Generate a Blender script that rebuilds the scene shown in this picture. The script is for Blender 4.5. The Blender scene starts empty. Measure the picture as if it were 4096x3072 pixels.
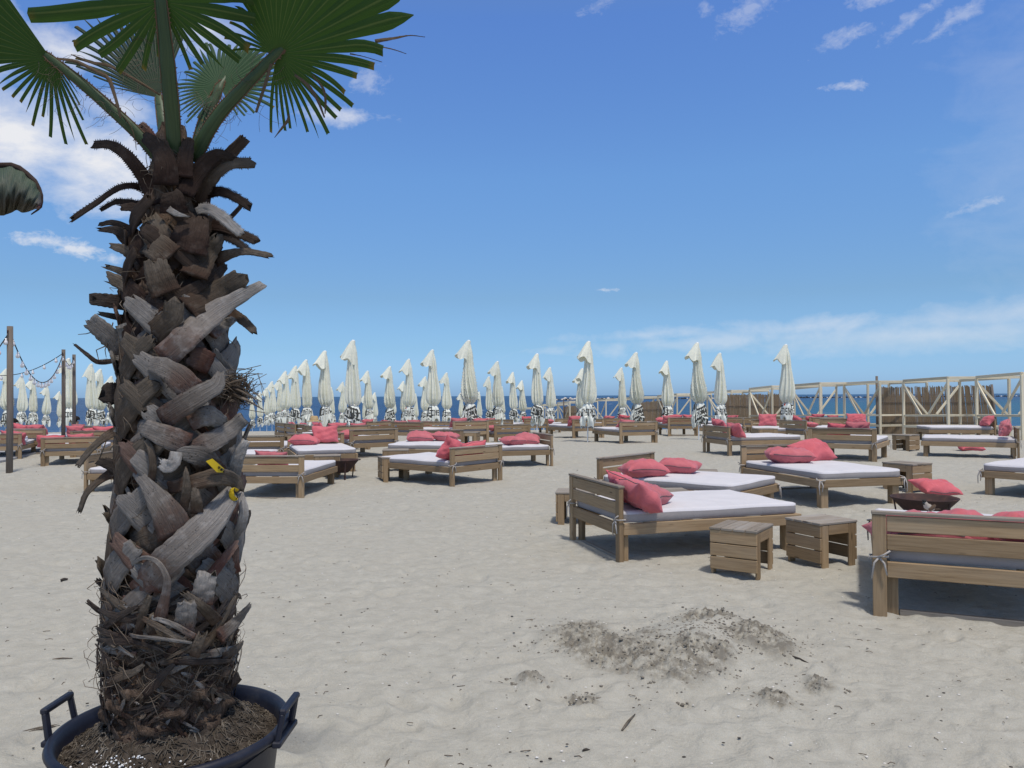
SKY_STR = .1; CLOUD = (8.2, 8.3, 8.7); SUN_E = 2.65; SUN_ANG = 5; EXPO = 0
import bpy, bmesh, math, random
import numpy as np
from mathutils import Vector, Matrix, Euler
R = math.radians
rnd = random.Random(7)
sc = bpy.context.scene
COL = sc.collection

# ------------------------------------------------------------------ camera
F = 3100.0; CAMZ = 1.5
PIT = math.atan(47/F); ROL = R(.28)
cf = Vector((0, math.cos(PIT), math.sin(PIT)))
u0 = Vector((0, -math.sin(PIT), math.cos(PIT))); r0 = Vector((1, 0, 0))
cr = r0*math.cos(ROL) - u0*math.sin(ROL)
cu = u0*math.cos(ROL) + r0*math.sin(ROL)
CAM = Vector((0, 0, CAMZ))
cd = bpy.data.cameras.new("camera"); cam = bpy.data.objects.new("camera", cd); COL.objects.link(cam)
cam.matrix_world = Matrix(((cr.x, cu.x, -cf.x, 0), (cr.y, cu.y, -cf.y, 0), (cr.z, cu.z, -cf.z, CAMZ), (0, 0, 0, 1)))
cd.sensor_fit = 'HORIZONTAL'; cd.sensor_width = 36; cd.lens = 36*F/4096
cd.clip_start = .05; cd.clip_end = 30000
sc.camera = cam

def ray(px, py): return cf + cr*((px-2048)/F) - cu*((py-1536)/F)
def at(px, py, Y):
    d = ray(px, py); return CAM + d*(Y/d.y)
def onz(px, py, z):
    d = ray(px, py); return CAM + d*((z-CAMZ)/d.z)

# ------------------------------------------------------------------ tags, objects
def tag(o, label=None, cat=None, group=None, kind=None):
    if label: o['label'] = label
    if cat: o['category'] = cat
    if group: o['group'] = group
    if kind: o['kind'] = kind
    return o
def thing(name, label, cat, loc=(0, 0, 0), rz=0, group=None):
    o = bpy.data.objects.new(name, None); COL.objects.link(o)
    o.location = loc; o.rotation_euler = (0, 0, rz); o.empty_display_size = .1
    return tag(o, label, cat, group)
def link(name, me, parent=None, mats=None):
    o = bpy.data.objects.new(name, me); COL.objects.link(o)
    if parent: o.parent = parent
    return o
def copy_tree(o, parent=None, kids=None):
    c = o.copy(); COL.objects.link(c)
    if parent: c.parent = parent
    for ch in (kids or KIDS)(o): copy_tree(ch, c)
    return c
def KIDS(o): return [c for c in list(o.children)]

class MB:
    def __init__(s): s.v = []; s.f = []; s.uv = []; s.mi = []; s.col = []
    def add(s, vs, fs, uvs=None, mi=0, cols=None):
        b = len(s.v); s.v += [tuple(p) for p in vs]
        for k, f in enumerate(fs):
            s.f.append(tuple(i+b for i in f)); s.mi.append(mi)
            if uvs is not None: s.uv.append([uvs[i] for i in f])
            else: s.uv.append([(0, 0)]*len(f))
            s.col.append(cols[k] if cols else (1, 1, 1, 1))
    def mesh(s, name, mats, smooth=True, usecol=False):
        me = bpy.data.meshes.new(name); me.from_pydata(s.v, [], s.f)
        for m in (mats if isinstance(mats, (list, tuple)) else [mats]): me.materials.append(m)
        uvl = me.uv_layers.new(name="UVMap")
        flat = [c for l in s.uv for p in l for c in p]
        uvl.data.foreach_set('uv', flat)
        me.polygons.foreach_set('material_index', s.mi)
        me.polygons.foreach_set('use_smooth', [smooth]*len(s.f))
        if usecol:
            at_ = me.color_attributes.new('ink', 'FLOAT_COLOR', 'CORNER')
            at_.data.foreach_set('color', [c for k, f in enumerate(s.f) for _ in f for c in s.col[k]])
        me.update(); return me
    def obj(s, name, mats, parent=None, smooth=True, usecol=False):
        return link(name, s.mesh(name, mats, smooth, usecol), parent)
    # helpers
    def tube(s, pts, rad, n=6, mi=0, cap=True):
        pts = [Vector(p) for p in pts]; m = len(pts)
        rs = rad if isinstance(rad, (list, tuple)) else [rad]*m
        vs = []; uvs = []; N = None; L = 0
        for i, p in enumerate(pts):
            t = (pts[min(i+1, m-1)]-pts[max(i-1, 0)])
            t = t.normalized() if t.length > 1e-9 else Vector((0, 0, 1))
            if N is None:
                N = t.orthogonal().normalized()
            else:
                N = (N - t*N.dot(t)); N = N.normalized() if N.length > 1e-6 else t.orthogonal().normalized()
            B = t.cross(N)
            if i: L += (p-pts[i-1]).length
            for j in range(n):
                a = 2*math.pi*j/n
                vs.append(p + (N*math.cos(a)+B*math.sin(a))*rs[i]); uvs.append((L, j/n*6.28*rs[0]))
        fs = []
        for i in range(m-1):
            for j in range(n):
                k = (j+1) % n
                fs.append((i*n+j, i*n+k, (i+1)*n+k, (i+1)*n+j))
        if cap:
            fs.append(tuple(reversed(range(n)))); fs.append(tuple((m-1)*n+j for j in range(n)))
        s.add(vs, fs, uvs, mi)
    def lathe(s, prof, n=32, c=(0, 0, 0), mi=0, fn=None, close=False):
        vs = []; uvs = []
        for i, (r, z) in enumerate(prof):
            for j in range(n):
                a = 2*math.pi*j/n
                q = Vector((c[0]+r*math.cos(a), c[1]+r*math.sin(a), c[2]+z))
                if fn: q = fn(q, i, j, a)
                vs.append(q); uvs.append((z, a))
        fs = [(i*n+j, i*n+(j+1) % n, (i+1)*n+(j+1) % n, (i+1)*n+j) for i in range(len(prof)-1) for j in range(n)]
        s.add(vs, fs, uvs, mi)
    def box(s, x0, x1, y0, y1, z0, z1, bev=.004, mi=0, grain=None, M=None):
        dims = (x1-x0, y1-y0, z1-z0)
        g = grain if grain is not None else max(range(3), key=lambda k: dims[k])
        bm = bmesh.new(); bmesh.ops.create_cube(bm, size=1)
        for v in bm.verts: v.co = Vector(((x0+x1)/2+v.co.x*dims[0], (y0+y1)/2+v.co.y*dims[1], (z0+z1)/2+v.co.z*dims[2]))
        if bev: bmesh.ops.bevel(bm, geom=bm.edges[:], offset=min(bev, min(dims)*.3), segments=1, affect='EDGES')
        bm.normal_update(); off = rnd.random()*20
        b = len(s.v); bm.verts.index_update()
        s.v += [tuple(M @ v.co) if M else tuple(v.co) for v in bm.verts]
        for f in bm.faces:
            s.f.append(tuple(v.index+b for v in f.verts)); s.mi.append(mi); s.col.append((1, 1, 1, 1))
            n = f.normal; ax = max(range(3), key=lambda k: abs(n[k]))
            o = [k for k in range(3) if k != g and k != ax]
            l = []
            for v in f.verts:
                if ax == g: l.append((off+v.co[(g+1) % 3], off+v.co[(g+2) % 3]))
                else: l.append((off+v.co[g], off*1.7+v.co[o[0]]+ax*.37))
            s.uv.append(l)
        bm.free()
    def beam(s, a, b, w, h, mi=0, bev=.004, up=Vector((0, 0, 1))):
        a = Vector(a); b = Vector(b); d = b-a; L = d.length; x = d.normalized()
        y = up.cross(x)
        if y.length < 1e-4: y = Vector((0, 1, 0)).cross(x)
        y.normalize(); z = x.cross(y)
        M = Matrix(((x.x, y.x, z.x, a.x), (x.y, y.y, z.y, a.y), (x.z, y.z, z.z, a.z), (0, 0, 0, 1)))
        s.box(0, L, -w/2, w/2, -h/2, h/2, bev, mi, 0, M)

def cat_rom(P, n):
    P = [np.array(p, float) for p in P]
    if len(P) == 2: P = [P[0], (P[0]+P[1])/2, P[1]]
    P = [2*P[0]-P[1]] + P + [2*P[-1]-P[-2]]
    out = []; m = len(P)-3
    for k in range(n):
        t = k/(n-1)*m; i = min(int(t), m-1); t -= i
        a, b, c, d = P[i:i+4]
        out.append(.5*((2*b)+(-a+c)*t+(2*a-5*b+4*c-d)*t*t+(-a+3*b-3*c+d)*t**3))
    return out

# numpy value noise
def vnoise(x, y, seed=0):
    def h(i, j):
        n = (i*374761393 + j*668265263 + seed*982451653) & 0x7fffffff
        n = (n ^ (n >> 13))*1274126177 & 0x7fffffff
        return ((n ^ (n >> 16)) & 0xffff)/65535.0
    xi = np.floor(x).astype(np.int64); yi = np.floor(y).astype(np.int64)
    fx = x-xi; fy = y-yi; fx = fx*fx*(3-2*fx); fy = fy*fy*(3-2*fy)
    return (h(xi, yi)*(1-fx)+h(xi+1, yi)*fx)*(1-fy)+(h(xi, yi+1)*(1-fx)+h(xi+1, yi+1)*fx)*fy - .5

# ------------------------------------------------------------------ materials
def newmat(name, base=(.5, .5, .5), rough=.8, spec=.3):
    m = bpy.data.materials.new(name); m.use_nodes = True; nt = m.node_tree
    b = nt.nodes['Principled BSDF']; b.inputs['Base Color'].default_value = (*base, 1)
    b.inputs['Roughness'].default_value = rough; b.inputs['Specular IOR Level'].default_value = spec
    return m, nt, b
class NT:
    def __init__(s, nt): s.t = nt; s.n = nt.nodes; s.l = nt.links
    def N(s, typ, **kw):
        n = s.n.new(typ)
        for k, v in kw.items():
            if k in n.inputs: s.set(n.inputs[k], v)
            else: setattr(n, k, v)
        return n
    def set(s, sock, v):
        if hasattr(v, 'is_output'): s.l.new(v, sock)
        else: sock.default_value = v
    def noise(s, vec, scale, detail=3, rough=.55, dist=0):
        n = s.N('ShaderNodeTexNoise', Scale=scale, Detail=detail, Roughness=rough, Distortion=dist)
        if vec is not None: s.l.new(vec, n.inputs['Vector'])
        return n.outputs['Fac']
    def ramp(s, fac, stops):
        n = s.n.new('ShaderNodeValToRGB'); s.l.new(fac, n.inputs['Fac']); e = n.color_ramp.elements
        while len(e) < len(stops): e.new(.5)
        for k, (p, c) in enumerate(stops):
            e[k].position = p; e[k].color = (*c, 1) if len(c) == 3 else c
        return n.outputs['Color']
    def maprange(s, v, a, b, c=0, d=1):
        n = s.N('ShaderNodeMapRange'); s.l.new(v, n.inputs['Value'])
        for i, x in zip(('From Min', 'From Max', 'To Min', 'To Max'), (a, b, c, d)): n.inputs[i].default_value = x
        return n.outputs['Result']
    def mix(s, fac, a, b, blend='MIX'):
        n = s.n.new('ShaderNodeMix'); n.data_type = 'RGBA'; n.blend_type = blend
        s.set(n.inputs['Factor'], fac)
        for k, v in ((6, a), (7, b)):
            if isinstance(v, tuple) and len(v) == 3: v = (*v, 1)
            s.set(n.inputs[k], v)
        return n.outputs[2]
    def math(s, op, a, b=0.0, c=None):
        n = s.n.new('ShaderNodeMath'); n.operation = op; s.set(n.inputs[0], a); s.set(n.inputs[1], b)
        if c is not None: s.set(n.inputs[2], c)
        return n.outputs[0]
    def mapping(s, vec, scale=(1, 1, 1), loc=(0, 0, 0), rot=(0, 0, 0)):
        n = s.N('ShaderNodeMapping'); s.l.new(vec, n.inputs['Vector'])
        n.inputs['Scale'].default_value = scale; n.inputs['Location'].default_value = loc; n.inputs['Rotation'].default_value = rot
        return n.outputs['Vector']
    def coord(s, w='Object'): return s.n.new('ShaderNodeTexCoord').outputs[w]
    def bump(s, h, strength=.3, dist=.01, b=None):
        n = s.N('ShaderNodeBump', Strength=strength, Distance=dist); s.l.new(h, n.inputs['Height'])
        if b: s.l.new(n.outputs['Normal'], b.inputs['Normal'])
        return n.outputs['Normal']

def wood_mat(name, dark, mid, light, grey=(.2, .18, .16), g=.35):
    m, nt, b = newmat(name, rough=.75, spec=.25); t = NT(nt)
    uv = t.coord('UV')
    oi = t.n.new('ShaderNodeObjectInfo')
    offv = t.N('ShaderNodeVectorMath', operation='ADD'); t.l.new(uv, offv.inputs[0])
    cmb = t.n.new('ShaderNodeCombineXYZ'); t.l.new(t.math('MULTIPLY', oi.outputs['Random'], 13.), cmb.inputs[0]); t.l.new(t.math('MULTIPLY', oi.outputs['Random'], 7.), cmb.inputs[1])
    t.l.new(cmb.outputs[0], offv.inputs[1]); v = offv.outputs[0]
    gr = t.noise(t.mapping(v, (3.5, 70, 1)), 1.0, 4, .6, .6)
    c = t.ramp(gr, [(.25, dark), (.5, mid), (.75, light)])
    bl = t.noise(t.mapping(v, (2, 9, 1)), 1.0, 3)
    c = t.mix(t.math('MULTIPLY', t.maprange(bl, .4, .75, .1, 1), t.maprange(oi.outputs['Random'], 0, 1, g*.3, g*1.7)), c, grey)
    # knots
    vo = t.N('ShaderNodeTexVoronoi', Scale=1.0); t.l.new(t.mapping(v, (2.2, 9, 1)), vo.inputs['Vector'])
    c = t.mix(t.maprange(vo.outputs['Distance'], .04, .1, .75, 0), c, tuple(x*.3 for x in dark))
    hue = t.N('ShaderNodeHueSaturation'); t.l.new(c, hue.inputs['Color'])
    t.l.new(t.maprange(oi.outputs['Random'], 0, 1, .74, 1.18), hue.inputs['Value'])
    t.l.new(hue.outputs['Color'], b.inputs['Base Color'])
    t.bump(gr, .25, .003, b); return m
M = {}
M['wood'] = wood_mat('daybed_wood', (.215, .142, .076), (.315, .215, .118), (.39, .275, .158), (.33, .27, .195), .28)
M['woodgrey'] = wood_mat('weathered_wood', (.17, .135, .1), (.26, .215, .165), (.33, .285, .23), (.33, .31, .28), .6)
M['cream'] = wood_mat('cream_paint_wood', (.60, .53, .37), (.70, .62, .45), (.76, .69, .52), (.48, .42, .31), .35)
M['polewood'] = wood_mat('pole_wood', (.09, .07, .052), (.14, .11, .085), (.19, .155, .125), (.16, .15, .14), .4)

def fabric_mat(name, base, bumpscale=9, bstr=.25, sheen=0, weave=True, transl=0, var=.08):
    m, nt, b = newmat(name, base, .9, .15); t = NT(nt)
    co = t.coord('Object')
    n = t.noise(co, 5, 4, .6)
    d = tuple(x*(1-var) for x in base); l = tuple(min(1, x*(1+var)) for x in base)
    c = t.ramp(n, [(.3, d), (.7, l)]); t.l.new(c, b.inputs['Base Color'])
    h = t.noise(co, bumpscale, 3, .6, 1.2)
    if weave:
        w = t.noise(co, 350, 1)
        h = t.math('ADD', h, t.math('MULTIPLY', w, .06))
    t.bump(h, bstr, .02, b)
    if sheen:
        b.inputs['Sheen Weight'].default_value = sheen; b.inputs['Sheen Tint'].default_value = (1, .75, .8, 1); b.inputs['Sheen Roughness'].default_value = .4
    if transl:
        tr = t.N('ShaderNodeBsdfTranslucent'); t.l.new(c, tr.inputs['Color'])
        mx = t.N('ShaderNodeMixShader'); mx.inputs[0].default_value = transl
        t.l.new(b.outputs[0], mx.inputs[1]); t.l.new(tr.outputs[0], mx.inputs[2])
        t.l.new(mx.outputs[0], nt.nodes['Material Output'].inputs['Surface'])
    return m
M['mattress'] = fabric_mat('mattress_cover', (.60, .585, .60), 7, .22, var=.04)
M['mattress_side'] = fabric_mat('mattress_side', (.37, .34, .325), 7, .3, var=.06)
M['tie'] = fabric_mat('cotton_tie', (.42, .39, .36), 30, .2)
M['towel'] = fabric_mat('towel', (.8, .79, .8), 40, .3)
M['lilac'] = fabric_mat('lilac_towel', (.42, .32, .62), 40, .3)
M['canopy'] = fabric_mat('parasol_cloth', (.82, .82, .685), 6, .5, transl=.12, var=.05)
M['white'], _, _ = newmat('white_metal', (.78, .78, .76), .4, .5)
M['rust'], nt, b = newmat('rusty_steel', (.06, .03, .025), .8, .3); t = NT(nt)
t.l.new(t.ramp(t.noise(t.coord(), 9, 5, .65), [(.3, (.03, .02, .02)), (.6, (.065, .034, .028)), (.8, (.12, .06, .04))]), b.inputs['Base Color'])
M['pillow'], nt, b = newmat('coral_cloth', (.5, .06, .075), .85, .2); t = NT(nt)
co = t.coord('Object'); oi = t.n.new('ShaderNodeObjectInfo')
c = t.ramp(t.noise(co, 3.5, 4, .6), [(.3, (.49, .10, .115)), (.7, (.60, .145, .165))])
hs = t.N('ShaderNodeHueSaturation'); t.l.new(c, hs.inputs['Color']); t.l.new(t.maprange(oi.outputs['Random'], 0, 1, .85, 1.12), hs.inputs['Value']); t.l.new(t.maprange(oi.outputs['Random'], 0, 1, .9, 1.03), hs.inputs['Saturation'])
t.l.new(hs.outputs[0], b.inputs['Base Color'])
h = t.math('ADD', t.noise(co, 8, 3, .6, 1.5), t.math('MULTIPLY', t.noise(co, 400, 1), .05)); t.bump(h, .35, .025, b)
b.inputs['Sheen Weight'].default_value = .35; b.inputs['Sheen Tint'].default_value = (1, .7, .78, 1); b.inputs['Sheen Roughness'].default_value = .35
M['piping'], _, _ = newmat('grey_piping', (.13, .12, .12), .9, .2)
# printed valance: face colour attribute is the print itself
M['print'] = fabric_mat('printed_cloth', (.80, .805, .71), 6, .3, var=.04)
nt = M['print'].node_tree; t = NT(nt); b = nt.nodes['Principled BSDF']
src = b.inputs['Base Color'].links[0].from_socket
ca = t.N('ShaderNodeVertexColor', layer_name='ink')
t.l.new(t.mix(1.0, src, ca.outputs['Color'], 'MULTIPLY'), b.inputs['Base Color'])
# reed
M['reed'], nt, b = newmat('reed_mat', (.16, .1, .055), .9, .15); t = NT(nt)
uv = t.coord('UV'); g1 = t.noise(t.mapping(uv, (90, 1.6, 1)), 1, 3, .7)
c = t.ramp(g1, [(.3, (.2, .145, .09)), (.5, (.31, .235, .155)), (.72, (.42, .335, .235)), (.85, (.6, .55, .46))])
c = t.mix(t.maprange(t.noise(t.mapping(uv, (2, 2, 1)), 1, 3), .35, .7, 0, .5), c, (.24, .18, .115))
t.l.new(c, b.inputs['Base Color']); t.bump(g1, .6, .02, b)
# ------------------------------------------------------------------ terrain
BEDS = {}   # key: x, y, yaw, z, width   (measured on the sand)
def bd(s):
    for ln in s.strip().splitlines():
        k, x, y, a, z, w = ln.split()
        BEDS[k] = [float(x), float(y), float(a), float(z), float(w)]
bd("""
N1 3.06 5.07 -24 0 1.3
B .778 7.591 -73 -.018 1.24
A 1.619 11.092 -131.1 -.041 1.45
C 4.189 12.223 -165.8 .02 1.34
D 8.9 12.27 127 0 1.25
E 5.049 19.298 -78.8 .033 1.45
F 7.054 16.626 -33.6 .08 1.38
I 11.6 17.8 60 .03 1.25
J 15.2 24.8 80 0 1.25
K 11.25 26.6 160 -.02 1.3
K2 12.35 30.3 5 -.1 1.25
H -.62 13.938 50 -.092 1.36
P .718 17.788 106.6 -.06 1.31
Q .018 27.184 29 -.2 1.45
R -1.826 18.676 172.3 .003 1.33
S -4.41 17.429 -159.1 -.013 1.24
T -3.359 18.912 35.4 .01 1.28
U -3.945 12.382 -3.4 -.13 1.25
V -6.0 18.2 5 -.1 1.25
X -7.0 16.3 -88 -.1 1.2
Y1 -10.667 18.758 19.9 -.146 1.29
Y2 -7.665 14.46 -88 -.214 1.25
Y3 -13.5 20.2 20 -.12 1.25
Y4 -13.73 21.86 -5 -.06 1.2
Y4b -13.2 24.1 -12 -.06 1.2
Y5 -11.482 21.304 22 -.098 1.17
Y6 -12.8 26.0 -16 -.06 1.25
c1 -7.93 26.5 -57 -.08 1.2
c2 -7.33 25.5 -57 -.08 1.2
c3 -6.72 24.7 -57 -.07 1.2
c4 -5.92 23.0 -52 -.06 1.2
c5 -4.509 21.672 39.8 -.003 1.24
d1 -4.541 26.889 50 -.057 1.24
e1 -3.353 24.582 -28 -.003 1.239
g1 -2.483 25.679 -26 -.027 1.24
h1 -1.315 24.891 27 .004 1.264
i1 -1.013 32.327 33 -.181 1.252
i2 -.539 42.0 -20 -.47 1.247
j1 1.119 36.802 -24 -.282 1.246
k1 2.82 42.3 7 -.45 1.261
l1 2.831 28.734 25.8 -.071 1.373
m1 4.784 35 9 -.23 1.271
m2 6.845 43 -20 -.46 1.246
n1 4.035 24.699 20.9 -.036 1.376
o1 6.71 30.412 2 -.082 1.211
p1 9.161 30.625 75 -.156 1.251
q1 10.406 35.623 -13 -.246 1.257
q2 10.7 39 9 -.34 1.25
r1 9.021 27.462 165 -.07 1.1
s1 9.1 25.2 -66 -.03 1.2
t1 13.052 32.297 -17 -.15 1.285
t2 14.6 38.5 4 -.33 1.25
""")
TY = [-400, 0, 25, 35, 44, 60, 75, 80, 90, 140, 400]; TZ = [0, 0, 0, -.25, -.5, -1.15, -2.05, -2.4, -3.2, -6, -12]
_b = []
for k, (x, y, a, z, w) in BEDS.items():
    e = z - float(np.interp(y, TY, TZ))
    c, s_ = math.cos(R(a)), math.sin(R(a))
    for ly in (.1, 1.0, 1.8): _b.append((x-ly*s_, y+ly*c, e))
_b = np.array(_b)
MOUND = [(onz(2790, 2580, 0).xy, .32, .10), (onz(2830, 2505, 0).xy, .26, .04), (onz(2600, 2620, 0).xy, .34, .035), (onz(2450, 2590, 0).xy, .4, .03), (onz(2300, 2560, 0).xy, .3, .03),
         (onz(2960, 2530, 0).xy, .3, .05), (onz(2700, 2700, 0).xy, .25, .05), (onz(2120, 2735, 0).xy, .1, .03), (onz(3060, 2600, 0).xy, .25, .05), (onz(2830, 2640, 0).xy, .2, .06),
         (onz(2330, 2800, 0).xy, .1, .015), (onz(3270, 2755, 0).xy, .1, .025), (onz(3100, 2810, 0).xy, .12, .02)]
def smooth_ground(x, y):
    z = np.interp(y, TY, TZ)
    num = np.zeros_like(z); den = np.full_like(z, .35)
    for bx, by, e in _b:
        w = np.exp(-((x-bx)**2+(y-by)**2)/(2*.9**2)); num += w*e; den += w
    return z + num/den
def bumps(x, y):
    h = .012*vnoise(x*1.1, y*1.1, 3)+.02*vnoise(x*2.6+9, y*2.6, 5)
    f = vnoise(x*5.2, y*5.2, 8); h += .018*np.minimum(f, .12)            # shallow foot dents
    h += .012*vnoise(x*11, y*11, 11)+.006*vnoise(x*23, y*23, 12)+.0035*vnoise(x*47, y*47, 13)
    d = np.maximum(0, -vnoise(x*3.4+3, y*3.4+8, 21)-.22); h -= .11*d
    return h
def mound(x, y):
    h = np.zeros_like(x); dist = np.zeros_like(x)
    for (c, r, a) in MOUND:
        q = np.exp(-((x-c.x)**2+((y-c.y)*.8)**2)/(2*(r*.5)**2)); h += a*q; dist += q*(1 if a < .1 else -.25)
    c = MOUND[0][0]; dist -= .9*np.exp(-((x-c.x+.03)**2+((y-c.y+.03))**2)/(2*.11**2))
    dist = np.clip(dist*1.25, 0, 1)*np.clip(.75+2.0*vnoise(x*4.5+2, y*4.5, 77), 0, 1)
    rough = np.abs(vnoise(x*13, y*13, 31))*.06+np.abs(vnoise(x*30, y*30, 32))*.055+np.maximum(0, vnoise(x*48, y*48, 33)-.02)*.075
    return h+dist*(rough-.015), dist
def ground(x, y):
    a = np.array([float(x)]); b_ = np.array([float(y)])
    return float((smooth_ground(a, b_)+bumps(a, b_)*.5)[0])
# fan shaped grid: fine near the viewer, coarser far away, one sheet
nr, na = 760, 640
d = np.concatenate([np.geomspace(1.15, 110, nr), [160, 300, 700]])
tx = np.concatenate([[-8, -3, -1.6], np.linspace(-.82, .82, na), [1.6, 3, 8]])
T, D = np.meshgrid(tx, d); X = T*D; Y = D.copy()
Z = smooth_ground(X, Y)
fade = np.clip((95-Y)/30, 0, 1)
fr_ = random.Random(12)
DX = np.zeros_like(X)
for i in range(1500):
    yy = 2.0+20*fr_.random()**1.6; xx = yy*fr_.uniform(-.75, .75); aa = fr_.uniform(0, 3.14); sl = fr_.uniform(.08, .14); sw_ = sl*fr_.uniform(.35, .6); dp = fr_.uniform(.006, .022)
    i0, i1 = np.searchsorted(d, [yy-.4, yy+.4]); j0, j1 = np.searchsorted(tx, [(xx-.5)/yy, (xx+.5)/yy])
    sx2, sy2 = X[i0:i1, j0:j1]-xx, Y[i0:i1, j0:j1]-yy; u_ = sx2*math.cos(aa)+sy2*math.sin(aa); v_ = -sx2*math.sin(aa)+sy2*math.cos(aa)
    q_ = (u_/sl)**2+(v_/sw_)**2; DX[i0:i1, j0:j1] += .62*dp*(-np.exp(-q_*1.2)+.55*np.exp(-(np.sqrt(q_)-1.5)**2*4))
mz, md = mound(X, Y); mz = mz+DX
Z = Z + bumps(X, Y)*fade + mz
nrow, ncol = X.shape
idx = np.arange(nrow*ncol).reshape(nrow, ncol)
faces = np.stack([idx[:-1, :-1], idx[:-1, 1:], idx[1:, 1:], idx[1:, :-1]], -1).reshape(-1, 4)
V = np.stack([X, Y, Z], -1).reshape(-1, 3)
# sheet behind and under the viewer
nb = len(V); extra = np.array([[X[0, j], Y[0, j], Z[0, j]] for j in range(0)])
back = [(x, -300, 0) for x in tx*60]
V = np.concatenate([V, np.array(back)])
bi = np.arange(ncol)+nb
faces = np.concatenate([faces, np.stack([bi[:-1], bi[1:], idx[0, 1:], idx[0, :-1]], -1)])
me = bpy.data.meshes.new('sand'); me.vertices.add(len(V)); me.vertices.foreach_set('co', V.ravel())
me.loops.add(faces.size); me.loops.foreach_set('vertex_index', faces.ravel().astype(np.int32))
me.polygons.add(len(faces)); me.polygons.foreach_set('loop_start', np.arange(0, faces.size, 4, dtype=np.int32)); me.polygons.foreach_set('loop_total', np.full(len(faces), 4, dtype=np.int32))
me.polygons.foreach_set('use_smooth', np.ones(len(faces), dtype=bool)); me.update(calc_edges=True)
wa = me.attributes.new('damp', 'FLOAT', 'POINT'); wa.data.foreach_set('value', np.concatenate([md.ravel(), np.zeros(len(back))]).astype(np.float32))
ms, nt, b = newmat('sand', (.4, .37, .32), .95, .1); t = NT(nt)
co = t.coord('Object')
n1 = t.noise(co, .7, 4, .6); n2 = t.noise(co, 9, 5, .65); n3 = t.noise(co, 240, 2, .7)
c = t.ramp(n2, [(.25, (.35, .336, .288)), (.55, (.422, .406, .35)), (.8, (.48, .464, .405))])
c = t.mix(t.maprange(n1, .4, .7, 0, .35), c, (.39, .365, .305))
c = t.mix(t.maprange(n3, .35, .5, .35, 0), c, (.24, .215, .18))
c = t.mix(t.maprange(n3, .62, .75, 0, .45), c, (.7, .68, .64))
vo = t.N('ShaderNodeTexVoronoi', Scale=21.0); t.l.new(co, vo.inputs['Vector'])
msk = t.math('MULTIPLY', t.maprange(vo.outputs['Distance'], .05, .13, 1, 0), t.maprange(t.noise(co, 3, 2), .5, .62, 0, .8))
c = t.mix(msk, c, (.1, .085, .07))
vo2 = t.N('ShaderNodeTexVoronoi', Scale=34.0); t.l.new(co, vo2.inputs['Vector'])
msk = t.math('MULTIPLY', t.maprange(vo2.outputs['Distance'], .05, .1, 1, 0), t.maprange(t.noise(co, 4.3, 2), .54, .62, 0, .8))
c = t.mix(msk, c, (.72, .71, .68))
da = t.N('ShaderNodeAttribute', attribute_name='damp')
dm = t.math('MULTIPLY', t.maprange(da.outputs['Fac'], .15, .75, 0, 1), t.maprange(t.noise(co, 11, 5, .75), .40, .56, .12, 1))
c = t.mix(t.math('MULTIPLY', dm, .85), c, (.15, .135, .11))
t.l.new(c, b.inputs['Base Color'])
# wind dents and old footprints as fine relief
st = t.noise(t.mapping(co, (4.2, 5.4, 1)), 1.0, 4, .62, .5)
hh = t.math('ADD', t.math('MULTIPLY', st, 1.0), t.math('MULTIPLY', t.noise(co, 26, 4, .7), .35))
hh = t.math('ADD', hh, t.math('MULTIPLY', n3, .06)); t.bump(hh, .65, .05, b)
me.materials.append(ms)
tag(link('sand', me), kind='structure')

# board path at the far left
MBp = MB()
p0 = Vector((-11.9, 16.5)); p1 = Vector((-14.9, 27)); dr = (p1-p0).normalized(); nrm = Vector((-dr.y, dr.x))
n = 60
for i in range(n):
    a = p0+dr*((p1-p0).length*i/n); bq = p0+dr*((p1-p0).length*(i+.94)/n)
    q = [a, bq, bq+nrm*1.3, a+nrm*1.3]; zz = ground(a.x, a.y)+.05
    vs = [(*k, zz) for k in q]+[(*k, zz-.09) for k in q]
    MBp.add(vs, [(0, 1, 2, 3), (7, 6, 5, 4), (0, 4, 5, 1), (1, 5, 6, 2), (2, 6, 7, 3), (3, 7, 4, 0)], [(k.x, k.y) for k in q]*2)
m_, nt, b = newmat('path_boards', (.36, .36, .36), .85); t = NT(nt)
t.l.new(t.ramp(t.noise(t.coord(), 6, 4), [(.3, (.3, .3, .3)), (.7, (.42, .42, .42))]), b.inputs['Base Color'])
tag(MBp.obj('path', m_, smooth=False), kind='structure')

# ------------------------------------------------------------------ sea
SEA = -2.42
sy = np.concatenate([np.geomspace(70, 1500, 260), np.geomspace(1600, 16000, 40)])
sx = np.linspace(-1.6, 1.6, 260)
TT, DD = np.meshgrid(sx, sy); SX = TT*DD; SY = DD
SZ = SEA + np.clip(1.2-SY/500, .0, 1)*(.10*vnoise(SX*.10, SY*.35, 41)+.10*vnoise(SX*.28, SY*.8, 42)+.05*vnoise(SX*.9, SY*2.0, 43))
mb = MB(); nr2, nc2 = SX.shape; id2 = np.arange(nr2*nc2).reshape(nr2, nc2)
ff = np.stack([id2[:-1, :-1], id2[:-1, 1:], id2[1:, 1:], id2[1:, :-1]], -1).reshape(-1, 4)
me = bpy.data.meshes.new('sea'); VV = np.stack([SX, SY, SZ], -1).reshape(-1, 3)
me.from_pydata(VV.tolist(), [], ff.tolist()); me.polygons.foreach_set('use_smooth', [True]*len(ff))
mw, nt, b = newmat('sea_water', (.02, .06, .12), .25, .5); t = NT(nt)
co = t.coord('Object')
sep = t.N('ShaderNodeSeparateXYZ'); t.l.new(co, sep.inputs[0])
big = t.noise(t.mapping(co, (.006, .02, 1)), 1, 4, .6, .5)
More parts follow.
